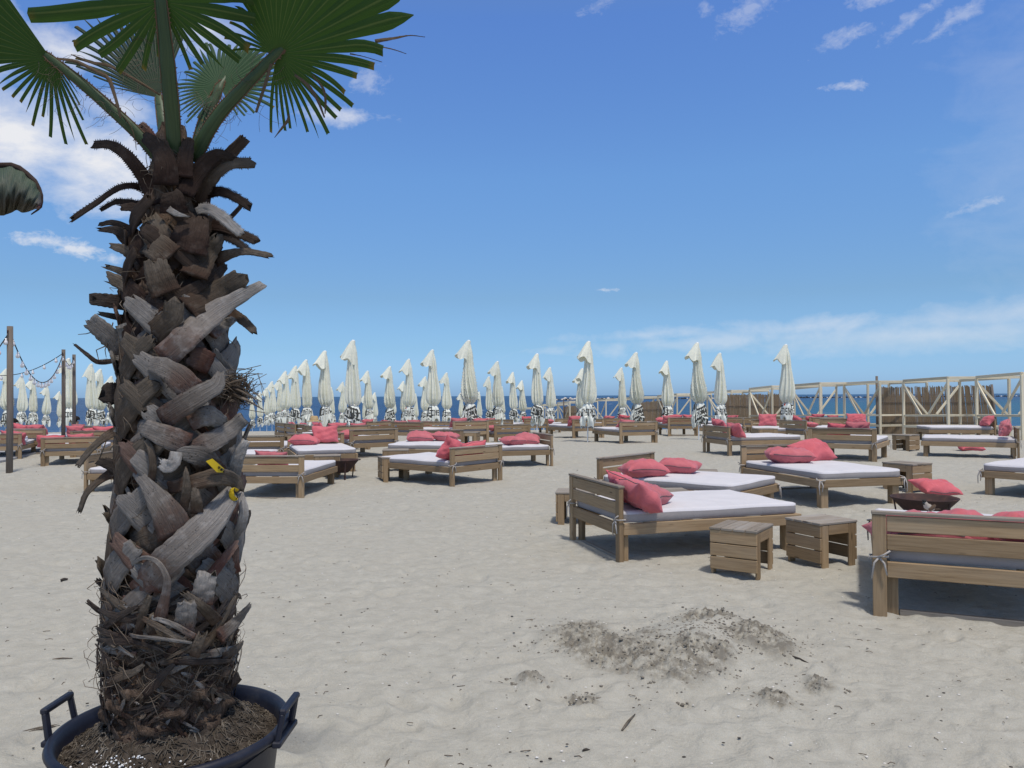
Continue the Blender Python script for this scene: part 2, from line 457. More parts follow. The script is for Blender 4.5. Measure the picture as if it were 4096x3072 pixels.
c = t.ramp(big, [(.3, (.009, .036, .105)), (.55, (.014, .058, .145)), (.75, (.022, .09, .17))])
# shallow greener water to the right, as over the sandbar there
ang = t.math('DIVIDE', sep.outputs[0], sep.outputs[1])
gm = t.math('MULTIPLY', t.maprange(ang, .12, .42, 0, 1), t.maprange(sep.outputs[1], 700, 250, 0, 1))
c = t.mix(t.math('MULTIPLY', gm, .8), c, (.022, .135, .19))
far = t.maprange(sep.outputs[1], 700, 2500, 0, 1)
c = t.mix(t.math('MULTIPLY', far, .6), c, (.012, .075, .15))
near = t.maprange(sep.outputs[1], 130, 85, 0, 1)
c = t.mix(t.math('MULTIPLY', near, .55), c, (.03, .12, .26))
# white caps
vo = t.N('ShaderNodeTexVoronoi', Scale=1.0); t.l.new(t.mapping(co, (.05, .028, 1)), vo.inputs['Vector'])
wc = t.math('MULTIPLY', t.maprange(vo.outputs['Distance'], .03, .12, 1, 0), t.maprange(t.noise(t.mapping(co, (.5, .2, 1)), 1, 3), .5, .62, 0, 1))
rip = t.noise(t.mapping(co, (.25, 1.1, 1)), 1, 4, .7); c = t.mix(t.maprange(rip, .35, .7, 0, .55), c, (.004, .016, .05)); c = t.mix(t.maprange(rip, .62, .8, 0, .3), c, (.10, .2, .32))
c = t.mix(wc, c, (.75, .8, .85)); t.l.new(c, b.inputs['Base Color'])
h = t.math('ADD', t.noise(t.mapping(co, (.5, 1.2, 1)), 1, 4, .65), t.math('MULTIPLY', t.noise(t.mapping(co, (.08, .22, 1)), 1, 3), 2.0))
t.bump(h, .8, .5, b); b.inputs['Roughness'].default_value = .35; b.inputs['Specular IOR Level'].default_value = .25
me.materials.append(mw); tag(link('sea', me), kind='structure')
# breakwater
mb = MB(); rr = random.Random(3)
def rock(mb, c, s, mi):
    bm = bmesh.new(); bmesh.ops.create_icosphere(bm, subdivisions=1, radius=1)
    vs = [c+Vector((v.co.x*s*rr.uniform(.7, 1.4), v.co.y*s*rr.uniform(.7, 1.2), v.co.z*s*rr.uniform(.6, 1.1))) for v in bm.verts]
    mb.add(vs, [tuple(v.index for v in f.verts) for f in bm.faces], mi=mi); bm.free()
for px in range(2190, 2480, 4):
    if px < 2240 and rr.random() < .4: continue
    for k in range(2):
        c = at(px+rr.uniform(-2, 2), 1595, 620); c.z = SEA+rr.uniform(-.2, 1.3); c.y += rr.uniform(-4, 6)
        rock(mb, c, rr.uniform(.6, 1.5), 0 if rr.random() < .5 else 1)
for px in range(2480, 4200, 6):
    c = at(px+rr.uniform(-2, 2), 1590, 700+(px-2480)*.15); c.z = SEA+rr.uniform(-.3, .8)
    rock(mb, c, rr.uniform(.8, 1.5), 1 if rr.random() < .85 else 0)
mr1, _, _ = newmat('pale_rock', (.62, .57, .5), .9); mr2, _, _ = newmat('dark_rock', (.05, .05, .05), .9)
tag(mb.obj('breakwater_rocks', [mr1, mr2], smooth=False), 'long low breakwater of pale and dark rocks in the sea', 'breakwater', kind='stuff')

# ------------------------------------------------------------------ sky, sun
w = bpy.data.worlds.new("World"); sc.world = w; w.use_nodes = True; nt = w.node_tree; t = NT(nt)
bg = nt.nodes['Background']; SUN_EL, SUN_AZ = R(68), R(215)     # azimuth clockwise from +Y: behind the viewer, to the right is 90
SUN_AZ = R(157)
sky = t.N('ShaderNodeTexSky', sky_type='NISHITA'); sky.sun_disc = False
sky.sun_elevation = SUN_EL; sky.sun_rotation = SUN_AZ; sky.air_density = 1.0; sky.dust_density = .6; sky.ozone_density = 2.0; sky.altitude = 0
gen = t.n.new('ShaderNodeTexCoord').outputs['Generated']
sp = t.N('ShaderNodeSeparateXYZ'); t.l.new(gen, sp.inputs[0])
az = t.math('ARCTAN2', sp.outputs[0], sp.outputs[1]); el = t.math('ARCSINE', sp.outputs[2])
av = t.n.new('ShaderNodeCombineXYZ'); t.l.new(az, av.inputs[0]); t.l.new(el, av.inputs[1])
nz = t.noise(t.mapping(av.outputs[0], (9, 16, 1)), 1, 7, .62, .6)
nz2 = t.noise(t.mapping(av.outputs[0], (26, 40, 1)), 1, 6, .65, .4)
nn = t.math('ADD', t.math('MULTIPLY', t.math('SUBTRACT', nz, .5), 2.2), t.math('MULTIPLY', t.math('SUBTRACT', nz2, .5), 1.3))
nz3 = t.noise(t.mapping(av.outputs[0], (70, 110, 1)), 1, 5, .7, .5)
nsm = t.math('ADD', t.math('MULTIPLY', t.math('SUBTRACT', nz2, .5), 2.6), t.math('MULTIPLY', t.math('SUBTRACT', nz3, .5), 2.2))
tot = None
# azimuth / elevation of each cloud, size, strength, softness
for (px, py, rx, ry, st, sk) in [(60, 540, 380, 240, 1.1, 0), (420, 660, 330, 200, 1.1, 0), (260, 200, 260, 90, .9, 0), (820, 120, 220, 110, .9, 0), (480, 430, 190, 80, .8, 0), (1330, 460, 230, 55, .85, 0), (1470, 330, 90, 60, .3, 0), (180, 960, 130, 30, .6, 0), (330, 1000, 100, 32, .75, 0), (450, 1030, 60, 25, .5, 0), (-200, 250, 300, 300, .9, 0),
        (2990, 40, 150, 60, .28, .3), (2400, 15, 90, 35, .28, .3), (3380, 150, 120, 36, .32, .15), (3640, 85, 105, 36, .30, .5), (3850, 55, 130, 40, .30, .4), (3380, 345, 85, 26, .45, 0), (3920, 820, 130, 28, .32, .15), (2425, 1160, 58, 13, .7, 0), (2820, 40, 40, 30, .25, 0), (3500, -10, 100, 35, .32, 0),
        (2600, 1338, 460, 40, .36, .03), (3200, 1310, 560, 55, .38, .05), (3900, 1270, 520, 80, .42, .05), (2900, 1365, 1000, 50, .36, .04), (3700, 1340, 1000, 80, .42, .02), (4300, 600, 500, 700, .16, 0)]:
    dv = ray(px, py).normalized(); a0 = math.atan2(dv.x, dv.y); e0 = math.asin(dv.z)
    dx = t.math('SUBTRACT', az, a0); dy = t.math('SUBTRACT', t.math('SUBTRACT', el, e0), t.math('MULTIPLY', dx, sk))
    q = t.math('ADD', t.math('POWER', t.math('MULTIPLY', dx, F/rx), 2.), t.math('POWER', t.math('MULTIPLY', dy, F/ry), 2.))
    soft = 1.0 if 20 < ry < 60 else .6
    g = t.math('ADD', t.math('SUBTRACT', .75, t.math('SQRT', q)), t.math('MULTIPLY', nsm if rx < 160 else nn, .85 if rx < 160 else soft))
    g = t.math('MULTIPLY', t.maprange(g, -.1, .75, 0, 1), st)
    tot = g if tot is None else t.math('MAXIMUM', tot, g)
tint = t.ramp(t.maprange(sp.outputs[2], 0, 1, 0, 1), [(0, (.58, .97, 1.85)), (.02, (.60, .97, 1.76)), (.06, (.60, .90, 1.36)), (.124, (.67, .9, 1.16)), (.27, (.83, 1.16, 1.51)), (.44, (.86, 1.2, 1.77)), (.53, (1.25, 1.4, 1.6)), (.72, (2.5, 1.95, 1.35)), (1, (2.9, 2.1, 1.35))])  # overhead stops raised and neutralised, out of view, as added soft fill
skc = t.mix(1.0, sky.outputs[0], tint, 'MULTIPLY')
cl = t.mix(tot, skc, CLOUD)
t.l.new(cl, bg.inputs['Color']); bg.inputs['Strength'].default_value = SKY_STR
sd = bpy.data.lights.new('sun', 'SUN'); so = bpy.data.objects.new('sun', sd); COL.objects.link(so)
sd.energy = SUN_E; sd.angle = R(SUN_ANG); sd.color = (1, .955, .89)
dv = Vector((math.sin(SUN_AZ)*math.cos(SUN_EL), math.cos(SUN_AZ)*math.cos(SUN_EL), math.sin(SUN_EL)))
so.rotation_euler = dv.to_track_quat('Z', 'Y').to_euler(); so.location = dv*50
sc.view_settings.view_transform = 'Standard'; sc.view_settings.look = 'None'; sc.view_settings.gamma = 1; sc.view_settings.use_curve_mapping = False
sc.view_settings.exposure = EXPO
sc.cycles.use_denoising = True; sc.cycles.max_bounces = 6; sc.cycles.transparent_max_bounces = 8
# ------------------------------------------------------------------ daybeds
W0, L0 = 1.25, 1.95
def onemesh(fn, mats, **k):
    mb = MB(); fn(mb); return mb.mesh(k.pop('name', 'part'), mats, **k)
def B(*a, **k):
    def f(mb): mb.box(*a, **k)
    return f
def mattress_mesh(x0, x1, y0, y1, z0, z1, seed):
    # rounded slab with soft crowned top and slightly wavy edges
    nx, ny = 22, 30; r = .035; mb = MB(); rs = random.Random(seed)
    def prof(k):  # around the edge: list of (inset, z)
        return [(.012, z0), (0, z0+.02), (0, (z0+z1)/2), (0, z1-.03), (.01, z1-.01), (.035, z1)]
    per = []
    for i in range(nx): per.append((x0+(x1-x0)*i/nx, y0))
    for i in range(ny): per.append((x1, y0+(y1-y0)*i/ny))
    for i in range(nx): per.append((x1-(x1-x0)*i/nx, y1))
    for i in range(ny): per.append((x0, y1-(y1-y0)*i/ny))
    cx, cy = (x0+x1)/2, (y0+y1)/2; n = len(per); vs = []; P = prof(0)
    for ins, z in P:
        for (x, y) in per:
            kx = 1-ins/((x1-x0)/2); ky = 1-ins/((y1-y0)/2)
            qx, qy = cx+(x-cx)*kx, cy+(y-cy)*ky
            # round the corners
            ex, ey = abs(qx-cx)-((x1-x0)/2-.06), abs(qy-cy)-((y1-y0)/2-.06)
            if ex > 0 and ey > 0:
                l = math.hypot(ex, ey)
                if l > .06: qx -= math.copysign(ex*(1-.06/l), qx-cx); qy -= math.copysign(ey*(1-.06/l), qy-cy)
            wv = .006*math.sin(qx*9+seed)+.006*math.sin(qy*7+seed*2)
            vs.append((qx+wv*(abs(qx-cx) > .3), qy+wv*.5, z+(wv*.6 if z > z0+.03 else 0)))
    fs = [(k*n+i, k*n+(i+1) % n, (k+1)*n+(i+1) % n, (k+1)*n+i) for k in range(len(P)-1) for i in range(n)]
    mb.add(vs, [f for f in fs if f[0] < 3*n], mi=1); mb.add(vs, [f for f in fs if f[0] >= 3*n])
    # top grid by shrinking loops
    prev = (len(P)-1)*n; base = list(vs[-n:]); vv = list(vs[-n:]); ff = []
    rings = [.85, .6, .3]
    for s_ in rings:
        vv += [(cx+(p[0]-cx)*s_, cy+(p[1]-cy)*s_, z1+.012*(1-s_**3)+.005*math.sin(p[0]*5+p[1]*4+seed)) for p in base]
    vv.append((cx, cy, z1+.014))
    for k in range(len(rings)): ff += [(k*n+i, k*n+(i+1) % n, (k+1)*n+(i+1) % n, (k+1)*n+i) for i in range(n)]
    ff += [(len(rings)*n+i, len(rings)*n+(i+1) % n, len(vv)-1) for i in range(n)]
    mb.add(vv, ff); mb.add([(p[0], p[1], z0) for p in vs[:n]], [tuple(reversed(range(n)))])
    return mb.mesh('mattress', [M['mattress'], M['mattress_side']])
def tie_mesh(side, kind):
    mb = MB(); x = side*(W0/2-.04)
    if kind == 0:   # round the post of the backrest with a bow
        lo = [(x+dx, dy, .385+.01*math.sin(k)) for k, (dx, dy) in enumerate([(-.055, -.012), (.055, -.012), (.055, .055), (-.055, .055), (-.055, -.012)])]
        mb.tube(lo, .0075, 5); rs = random.Random(side+5)
        for k in range(2):
            e = (-1)**k
            mb.tube([(x, -.014, .385), (x+e*.03, -.03, .35), (x+e*.045, -.026, .27-.03*k)], [.008, .007, .006], 5)
        mb.tube([(x-.01, -.016, .385), (x+.03, -.035, .41), (x+.065, -.02, .435)], .007, 5)
    else:           # hanging loop at the foot corner
        y = L0-.01
        mb.tube([(x+.02*side, y-.08, .37), (x+.05*side, y-.02, .35), (x+.02*side, y+.02, .34), (x-.04*side, y+.02, .35)], .008, 5)
        mb.tube([(x+.03*side, y+.012, .345), (x+.05*side, y+.02, .27), (x+.045*side, y+.03, .16)], [.009, .008, .006], 5)
        mb.tube([(x+.02*side, y+.012, .345), (x+.0, y+.03, .28), (x+.012*side, y+.028, .2)], [.009, .008, .006], 5)
    return mb.mesh('tie', M['tie'])
hw = W0/2
BED_PARTS = []
def bp(name, fn, mat, **k):
    BED_PARTS.append((name, onemesh(fn, M[mat], name=name, smooth=False), k))
for s_ in (-1, 1):
    x0, x1 = sorted((s_*hw, s_*(hw-.085)))
    bp('post', B(x0, x1, 0, .045, -.06, .672), 'wood')
    xa, xb = sorted((s_*(hw-.012), s_*(hw-.057)))
    bp('side_rail', B(xa, xb, .05, L0, .25, .352), 'wood')
    xa, xb = sorted((s_*(hw-.06), s_*(hw-.16)))
    bp('leg', B(xa, xb, L0-.15, L0-.05, -.06, .30), 'wood')
    xa, xb = sorted((s_*(hw-.062), s_*(hw-.155)))
    bp('leg', B(xa, xb, .075, .12, -.06, .30), 'wood')
bp('slat', B(-hw+.087, hw-.087, .008, .036, .562, .668), 'wood')
bp('slat', B(-hw+.087, hw-.087, .008, .036, .435, .542), 'wood')
bp('back_rail', B(-hw+.087, hw-.087, .006, .044, .25, .355), 'wood')
bp('foot_rail', B(-hw+.06, hw-.06, L0-.045, L0-.003, .25, .35), 'wood')
bp('cap_rail', B(-hw-.004, hw+.004, -.006, .056, .675, .697), 'woodgrey')
bp('ground_skid', B(-hw+.16, hw-.16, .07, .11, -.03, .022), 'woodgrey')
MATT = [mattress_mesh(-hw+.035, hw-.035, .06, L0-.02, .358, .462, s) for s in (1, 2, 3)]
TIES = {(s_, k): tie_mesh(s_, k) for s_ in (-1, 1) for k in (0, 1)}
BLAB = """
N1|nearest wooden daybed, seen from behind in the right foreground, sparrow on its mattress
B|wooden daybed with white mattress just behind the two slatted stools, its backrest to the left
A|wooden daybed with two plump pillows, directly behind the one beside the slatted stools
C|wooden daybed with big spindle shaped pillow before another, crate table at its far corner
D|wooden daybed cut by the right edge, bare white mattress corner with dark tie, no pillow
E|wooden daybed with crumpled coral pillow at its open backrest, right of centre, mattress pointing right
F|wooden daybed from behind with frayed tie loops at its right post, right middle
I|wooden daybed at right edge, crate table at its foot, two pillows by its post
J|daybed below the large reed screen, long bare mattress, pillow leaning at its right end
K|wooden daybed with square coral pillow standing on it, foot end towards the cream frames
K2|wooden daybed backrest below the brown leaning reed post, behind two upright coral pillows
H|wooden daybed seen obliquely in the middle, short slot in its yellowish backrest, pillow poking out
P|daybed mid beach with backrest at its right end and two overlapping coral pillows
Q|wooden daybed from behind whose foot stands left by the pole of the tallest middle parasol
R|wooden daybed facing the viewer with two coral pillows side by side touching like lips
S|daybed facing the viewer, one pillow upright and one lying, rusty fire bowl before it
T|daybed from behind with open slot, right of the bed with sharp eared upright pillow
U|wooden daybed from behind partly hidden by the palm trunk, rusty fire bowl at its right
V|wooden daybed back with pink stripe in the slot, just right of the palm trunk
X|wooden daybed showing only a strip of white mattress right of the palm trunk
Y1|wooden daybed from behind with two coral pillows over its back, left of the palm
Y2|wooden daybed with pale mattress end on, low left of the palm trunk behind drooping stubs
Y3|daybed at far left edge with folded towels on its mattress, crossed by a pole
Y4|wooden daybed back at far left under a triangular coral pillow, behind the first light pole
Y4b|wooden daybed back between the first and second light poles, long coral pillows along its top
Y5|wooden daybed behind the two light poles, left half hidden, two coral pillows above its back
Y6|wooden daybed below the lilac towel near the third light pole, far left
c1|narrow looking daybed end, leftmost of the row right of the palm, by the waterline
c2|narrow looking daybed end, second of the oblique row right of the palm
c3|narrow daybed end with pillow on top, third of the oblique row right of the palm
c4|daybed back below the third big parasol right of the palm, behind the upright pillow
c5|long wooden daybed back with coral pillows behind it, under the tallest parasol left of centre
d1|wooden daybed back just right of the tallest left parasol, far row
e1|wooden daybed back topped by three low coral pillows, far row left of centre
g1|wooden daybed back with single slot, next to the one topped by three pillows
h1|daybed back crossed by the tall middle parasol's pole, coral pillows at both ends
i1|wooden daybed back half hidden behind the bed crossed by the tall middle parasol pole
i2|tiny wooden daybed back at the waterline beyond the tall middle parasol
j1|wooden daybed back with a long coral pillow hanging off its left side, centre far row
k1|wooden daybed back far behind, left of the one with upright pillow by the parasol pole
l1|daybed from behind, pillow standing at its left, beside a bare parasol pole in sand
m1|wooden daybed back topped by two pointed coral pillows, touching the one by the bare pole
m2|distant daybed sliver behind the two pointed coral pillows, by a parasol pole
n1|wooden daybed from behind standing alone on open sand, pillow sticking up at its left end
o1|wooden daybed from behind with two coral pillows along its top, under the bulging parasol
p1|wooden daybed of which only a mattress foot and two legs show, under the bulging parasol
q1|wooden daybed back with pinkish stripe, below the reed screen and the wide right parasols
q2|distant daybed back with two coral pillows on top, below the left reed screen
r1|wooden daybed facing the viewer with a single big square coral pillow upright
s1|boxy looking daybed end of three boards between the square pillow and the rightmost parasol
t1|wooden daybed back under the rightmost parasol pole, coral pillows stacked behind
t2|distant daybed back behind the rightmost parasol foot, two stacked coral pillows above
"""
BOBJ = {}
proto = None
nb = 0
for ln in BLAB.strip().splitlines():
    k, lab = ln.split('|'); x, y, a, z, wd = BEDS[k]
    o = thing('daybed', lab, 'daybed', (x, y, z), R(a), 'wooden daybeds on the beach')
    o.scale = (max(1.1, min(1.45, wd))/W0, 1, 1)
    for nm, me, kw in BED_PARTS: link(nm, me, o)
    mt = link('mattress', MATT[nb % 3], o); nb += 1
    for s_ in (-1, 1):
        if y < 20 or (nb+s_) % 3 == 0: link('tie', TIES[(s_, 0)], mt)
        if y < 20 and (nb+s_) % 4 < 3 or k in 'AC': link('tie', TIES[(s_, 1)], mt)
    BOBJ[k] = o

# ------------------------------------------------------------------ pillows
def pillow_mesh(seed, w=.62, h=.44, th=.19, n=26):
    rs = random.Random(seed); mb = MB(); vs = []; fs = []; uvs = []
    ph = [rs.uniform(0, 6.28) for _ in range(8)]
    def P(u, v, side):
        # square pinched to ears at the corners
        ex = 1-.075*(1-v*v)**1.0*0 - .055*(1-abs(v)**2.2) ; ey = 1-.09*(1-abs(u)**2.2)
        x = u*w/2*ex; y = v*h/2*ey
        t_ = max(0, (1-abs(u)**2.6))*max(0, (1-abs(v)**2.6))
        z = side*th/2*1.3*t_**.52
        wr = .011*math.sin(u*7+v*3+ph[0])+.008*math.sin(v*9-u*4+ph[1])+.006*math.sin(u*15+v*11+ph[2])
        # creases running to the corners
        rr_ = max(abs(u), abs(v)); an = math.atan2(v, u)
        wr += .016*rr_**2*math.sin(an*14+ph[3]+2*math.sin(an*3))*(1-rr_**8)+.007*math.sin(u*23+v*9+ph[6])*rr_
        z += side*wr*t_**.5 + .02*math.sin(u*2.2+ph[4])*u + .018*math.sin(v*2+ph[5])
        x += .012*math.sin(v*5+ph[6]); y += .012*math.sin(u*5+ph[7])
        return (x, y, z)
    for side in (1, -1):
        b = len(vs)
        for i in range(n+1):
            for j in range(n+1):
                u = math.sin((i/n*2-1)*math.pi/2*.999); v = math.sin((j/n*2-1)*math.pi/2*.999)
                vs.append(P(u, v, side)); uvs.append((u, v))
        for i in range(n):
            for j in range(n):
                q = (b+i*(n+1)+j, b+(i+1)*(n+1)+j, b+(i+1)*(n+1)+j+1, b+i*(n+1)+j+1)
                fs.append(q if side == 1 else tuple(reversed(q)))
    mb.add(vs, fs, uvs); me = mb.mesh('pillow', M['pillow'])
    bm = bmesh.new(); bm.from_mesh(me); bmesh.ops.remove_doubles(bm, verts=bm.verts, dist=.0004); bm.normal_update(); bm.to_mesh(me); bm.free()
    # zip line along one long edge
    mz = MB(); mz.tube([P(-.8+1.6*i/14, -.995, 1)[:2]+(P(-.8+1.6*i/14, -.995, 1)[2]*.9+.004,) for i in range(15)], .0055, 4)
    return me, mz.mesh('zip', M['piping'])
PIL = [pillow_mesh(s, w_, h_, t_) for s, w_, h_, t_ in [(1, .66, .46, .21), (2, .64, .45, .19), (3, .66, .48, .22), (4, .6, .46, .17), (5, .64, .44, .2), (6, .62, .46, .18)]]
# px, py (where it is seen), bed, pose, turn, size
# pose: l lying on the mattress, s standing against the backrest, p propped with its top over the backrest, e lying on its edge, g on the sand
PTAB = """
2575 1880 A l 15 1.0|plump coral pillow with grey zip, left of the pair on the second bed behind stools
2712 1868 A l -25 1.0|plump coral pillow with pinched corner, right of the pair on the second bed behind stools
2545 2026 B t 0 .85|coral pillow leaning on the backrest post of the bed beside the slatted stools
2455 1958 B t 8 .85|coral pillow folded over the backrest top of the bed beside the slatted stools
2598 1985 B l 60 .85|coral pillow whose tip points right on the bed beside the slatted stools
3150 1845 C l -6 1.2|large spindle shaped coral pillow in front on the bed with the crate table behind
3222 1800 C l 18 1.1|coral pillow tilted behind the large spindle shaped one
2932 1722 E s 0 1.05|crumpled coral pillow standing inside the end post of the right middle bed
2868 1695 E s 10 1.0|coral pillow with a pointed left tip above the backrest of the right middle bed
3350 1703 F p 6 1.0|coral pillow with peaked top over the backrest with frayed tie loops
3430 1712 F s 0 .95|coral pillow low behind the backrest with frayed tie loops, right of the peaked one
3998 1722 I s 0 1.0|coral pillow standing against the post at the right edge, darkest red side
4010 1692 I s -14 1.0|coral pillow lying wide behind the standing one at the right edge
4085 1690 I p -8 .9|coral pillow cut by the right picture edge behind the post
3962 1684 J s 10 1.05|pink coral pillow leaning under the right end of the reed screen
3420 1679 K u 0 1.1|square coral pillow standing upright left of the cream frames
3538 1682 K u 3 1.0|coral pillow standing below the brown leaning post, right of the square one
1822 1803 H s 20 1.15|coral pillow slanting up at the left end of the yellowish backrest with short slot
1905 1785 H p -10 1.0|coral pillow with wavy top edge over the yellowish backrest with short slot
2052 1765 P l 40 .95|coral pillow partly under another in the middle of the beach
2106 1760 P l -6 1.05|broad coral pillow on top of another beside the low right backrest
1955 1723 Q l 20 .95|coral pillow with pointed left tip left of a backrest by the tall middle parasol
1682 1750 R l 4 1.1|left coral pillow of the pair touching like lips, dark piping along its lower edge
1780 1749 R l -6 1.1|right coral pillow of the pair touching like lips
1217 1764 S l 5 1.05|lying coral pillow beside the upright square one behind the fire bowl
1300 1750 S u 0 1.0|upright square coral pillow with sharp ears behind the fire bowl
1392 1741 T l 10 .8|coral pillow sliver at the left of a backrest, right of the upright square pillow
1075 1822 U p 4 1.0|coral pillow sliver over the backrest just right of the palm trunk
200 1750 Y1 p 2 1.05|left of two coral pillows over the backrest left of the palm
323 1748 Y1 p -2 1.05|right of two coral pillows over the backrest left of the palm
48 1737 Y3 p 10 1.0|pinkish coral pillow at the far left edge, behind the first light pole
78 1703 Y4 p 14 1.05|triangular coral pillow top right of the first light pole
137 1704 Y4 p 0 1.05|long low coral pillow between the first and second light poles
192 1705 Y4b p 0 1.0|coral pillow just left of the second light pole
236 1701 Y4b p 0 .8|small coral pillow touching the second light pole
272 1714 Y5 s 0 .9|coral pillow between the second and third light poles
363 1717 Y5 p 0 .9|light coral pillow right of the third light pole
416 1714 Y5 p 0 1.1|long coral pillow right of the third light pole, left of the palm
435 1702 Y6 p 0 .8|distant coral pillow touching the left outline of the palm
1152 1692 c2 p 0 .9|coral pillow on the second oblique bed right of the palm
1205 1694 c3 p 0 .9|coral pillow on the third oblique bed right of the palm
1258 1697 c4 p 0 1.05|coral pillow under the third big parasol right of the palm
1352 1700 c5 p 0 1.1|coral pillow left of the pole of the tallest left parasol
1436 1699 c5 p 0 1.0|coral pillow right of the pole of the tallest left parasol
1470 1693 d1 s 0 .95|coral pillow standing at the left end of a far backrest near centre left
1548 1684 d1 p 8 .9|coral pillow with raised left corner beside the fifth parasol pole
1600 1686 e1 p 0 .95|left of the low coral pillows on the far backrest left of centre
1652 1686 e1 p 0 1.0|right of the low coral pillows on the far backrest left of centre
1684 1707 g1 s 0 .6|thin coral pillow edge in the gap between two far backrests
1838 1680 h1 p 0 1.15|coral pillow over the left end of the bed crossed by the tall middle parasol pole
1922 1678 h1 p 0 1.0|coral pillow right of the tall middle parasol pole, over the backrest
1963 1678 i1 p 0 1.0|coral pillow with sloping end, right of the two over the tall middle parasol's bed
2066 1678 j1 s 0 1.1|tall coral pillow at the left end of a far backrest in the centre
2092 1695 j1 l 0 1.1|long coral pillow lying low in front of the tall one, far centre
2305 1683 l1 s 0 1.2|coral pillow standing high beside the bare parasol pole
2200 1689 k1 l 0 .9|small round coral pillow left of the bed by the bare parasol pole
2437 1665 m1 p 6 1.0|coral pillow with low slope, left of the pointed pair
2497 1660 m1 p 10 1.15|coral pillow with a sharp raised corner on the far backrest right of centre
2508 1684 n1 p 8 1.1|coral pillow sticking up from the lone bed on open sand
2655 1679 o1 s 0 1.1|coral pillow standing at the left end under the bulging parasol
2705 1661 o1 p 0 1.0|left of two flat coral pillows along the backrest under the bulging parasol
2758 1661 o1 p 0 1.0|right of two flat coral pillows along the backrest under the bulging parasol
2636 1679 o1 l 0 .8|small coral pillow lying left of the bed under the bulging parasol
2925 1667 q1 p 0 1.1|flat coral pillow on the far backrest below the left reed screen
2988 1659 q2 p 0 1.05|small coral pillow above the flat one below the left reed screen
3070 1685 r1 u 0 1.25|large square coral pillow facing the viewer, left of the rightmost parasol
3182 1674 s1 s 30 .7|small coral pillow behind the boxy bed end near the rightmost parasol
3205 1703 s1 l 20 .8|coral pillow corner right of the boxy bed end near the rightmost parasol
3228 1685 t1 s 0 .9|coral pillow standing at the left end of the backrest under the rightmost parasol
3272 1661 t1 p 0 1.1|lower of two stacked coral pillows right of the rightmost parasol
3275 1653 t2 p 0 1.0|upper of two stacked coral pillows right of the rightmost parasol
3332 1664 t1 p 0 .9|coral pillow left of the square upright one, right of the rightmost parasol
3476 2125 N1 l 4 1.0|coral pillow corner poking out left of the nearest backrest
4060 2068 N1 l -20 1.15|coral pillow over the nearest backrest, cut by the right picture edge
3640 2140 N1 l 74 1.0|coral pillow seen only through the slot of the nearest backrest
3740 1962 - g 8 1.05|coral pillow beside the rusty fire bowl with a grey zip at its right corner
3875 1788 - g 6 1.15|coral pillow on the sand under the bed at the right edge
"""
np_ = 0
for ln in PTAB.strip().splitlines():
    a, lab = ln.split('|'); px, py, k, pose, tn, s_ = a.split(); px, py, tn, s_ = float(px), float(py), float(tn), float(s_)
    me, zm = PIL[np_ % 6]; np_ += 1
    o = bpy.data.objects.new('pillow', me); COL.objects.link(o); tag(o, lab, 'pillow', 'coral pillows')
    if k == '-':
        p = onz(px, py, .1); p.z = ground(p.x, p.y)+.14; o.location = p; o.rotation_euler = (R(20), R(4), R(tn))
    else:
        bx, by, ba, bz, bw = BEDS[k]; ca, sa = math.cos(R(ba)), math.sin(R(ba))
        hgt = {'l': .55, 'e': .60, 's': .67, 'p': .70, 'u': .66, 't': .69}[pose]
        # where the line of sight meets the bed: by height for lying ones, by the backrest plane otherwise
        if pose == 'l': p = onz(px, py, bz+hgt)
        else:
            off = {'e': .22, 's': .15, 'p': .13, 'u': .2, 't': .14}[pose]
            n_ = Vector((-sa, ca, 0)); q0 = Vector((bx, by, 0))+n_*off; d_ = ray(px, py)
            tt = (q0-CAM).dot(n_)/d_.dot(n_); p = CAM+d_*tt
        lx = (p.x-bx)*ca+(p.y-by)*sa; ly = -(p.x-bx)*sa+(p.y-by)*ca
        lim = bw/2-.1
        lx = max(-lim, min(lim, lx))
        if pose == 'l': ly = max(.3, min(L0-.3, ly))
        else: ly = {'e': .27, 's': .23, 'p': .25, 'u': .25, 't': .25}[pose]
        zz = {'l': .565, 'e': .575, 's': .675, 'p': .685, 'u': .675, 't': .70}[pose]
        if pose == 'p': zz = min(max(p.z-bz-.10, .585), .66)
        elif pose in 'st': zz = min(max(p.z-bz, .6), .70)
        if k == 'C': lx, ly, zz = (-.36, .36, .61) if py < 1820 else (.27, .70, .572)
        if k == 'N1': lx, ly, zz = (-.36, .33, .535) if px < 3500 else ((.40, .30, .575) if px > 4000 else (-.02, .55, .52))
        o.location = (bx+lx*ca-ly*sa, by+lx*sa+ly*ca, bz+zz)
        tilt = {'l': 4, 'e': 38, 's': 62, 'p': 56, 'u': 64, 't': 52}[pose]
        base = R(ba)
        if k == 'C' and py < 1820: o.rotation_euler = (Matrix.Rotation(base, 3, 'Z') @ Matrix.Rotation(R(-30), 3, 'X') @ Matrix.Rotation(R(12), 3, 'Z')).to_euler()
        elif pose == 'l': o.rotation_euler = (R(4), R(3), R(tn))
        elif pose == 's' and False: pass
        else: o.rotation_euler = Euler((R(-tilt), R(tn), base+math.pi), 'XYZ') if False else (Matrix.Rotation(base, 3, 'Z') @ Matrix.Rotation(R(-tilt), 3, 'X') @ Matrix.Rotation(R(tn), 3, 'Z')).to_euler()
    s_ *= .9 if py > 1720 else .8; o.scale = (s_, s_*(.92 if pose in 'ps' else 1), s_)
    link('zip', zm, o)

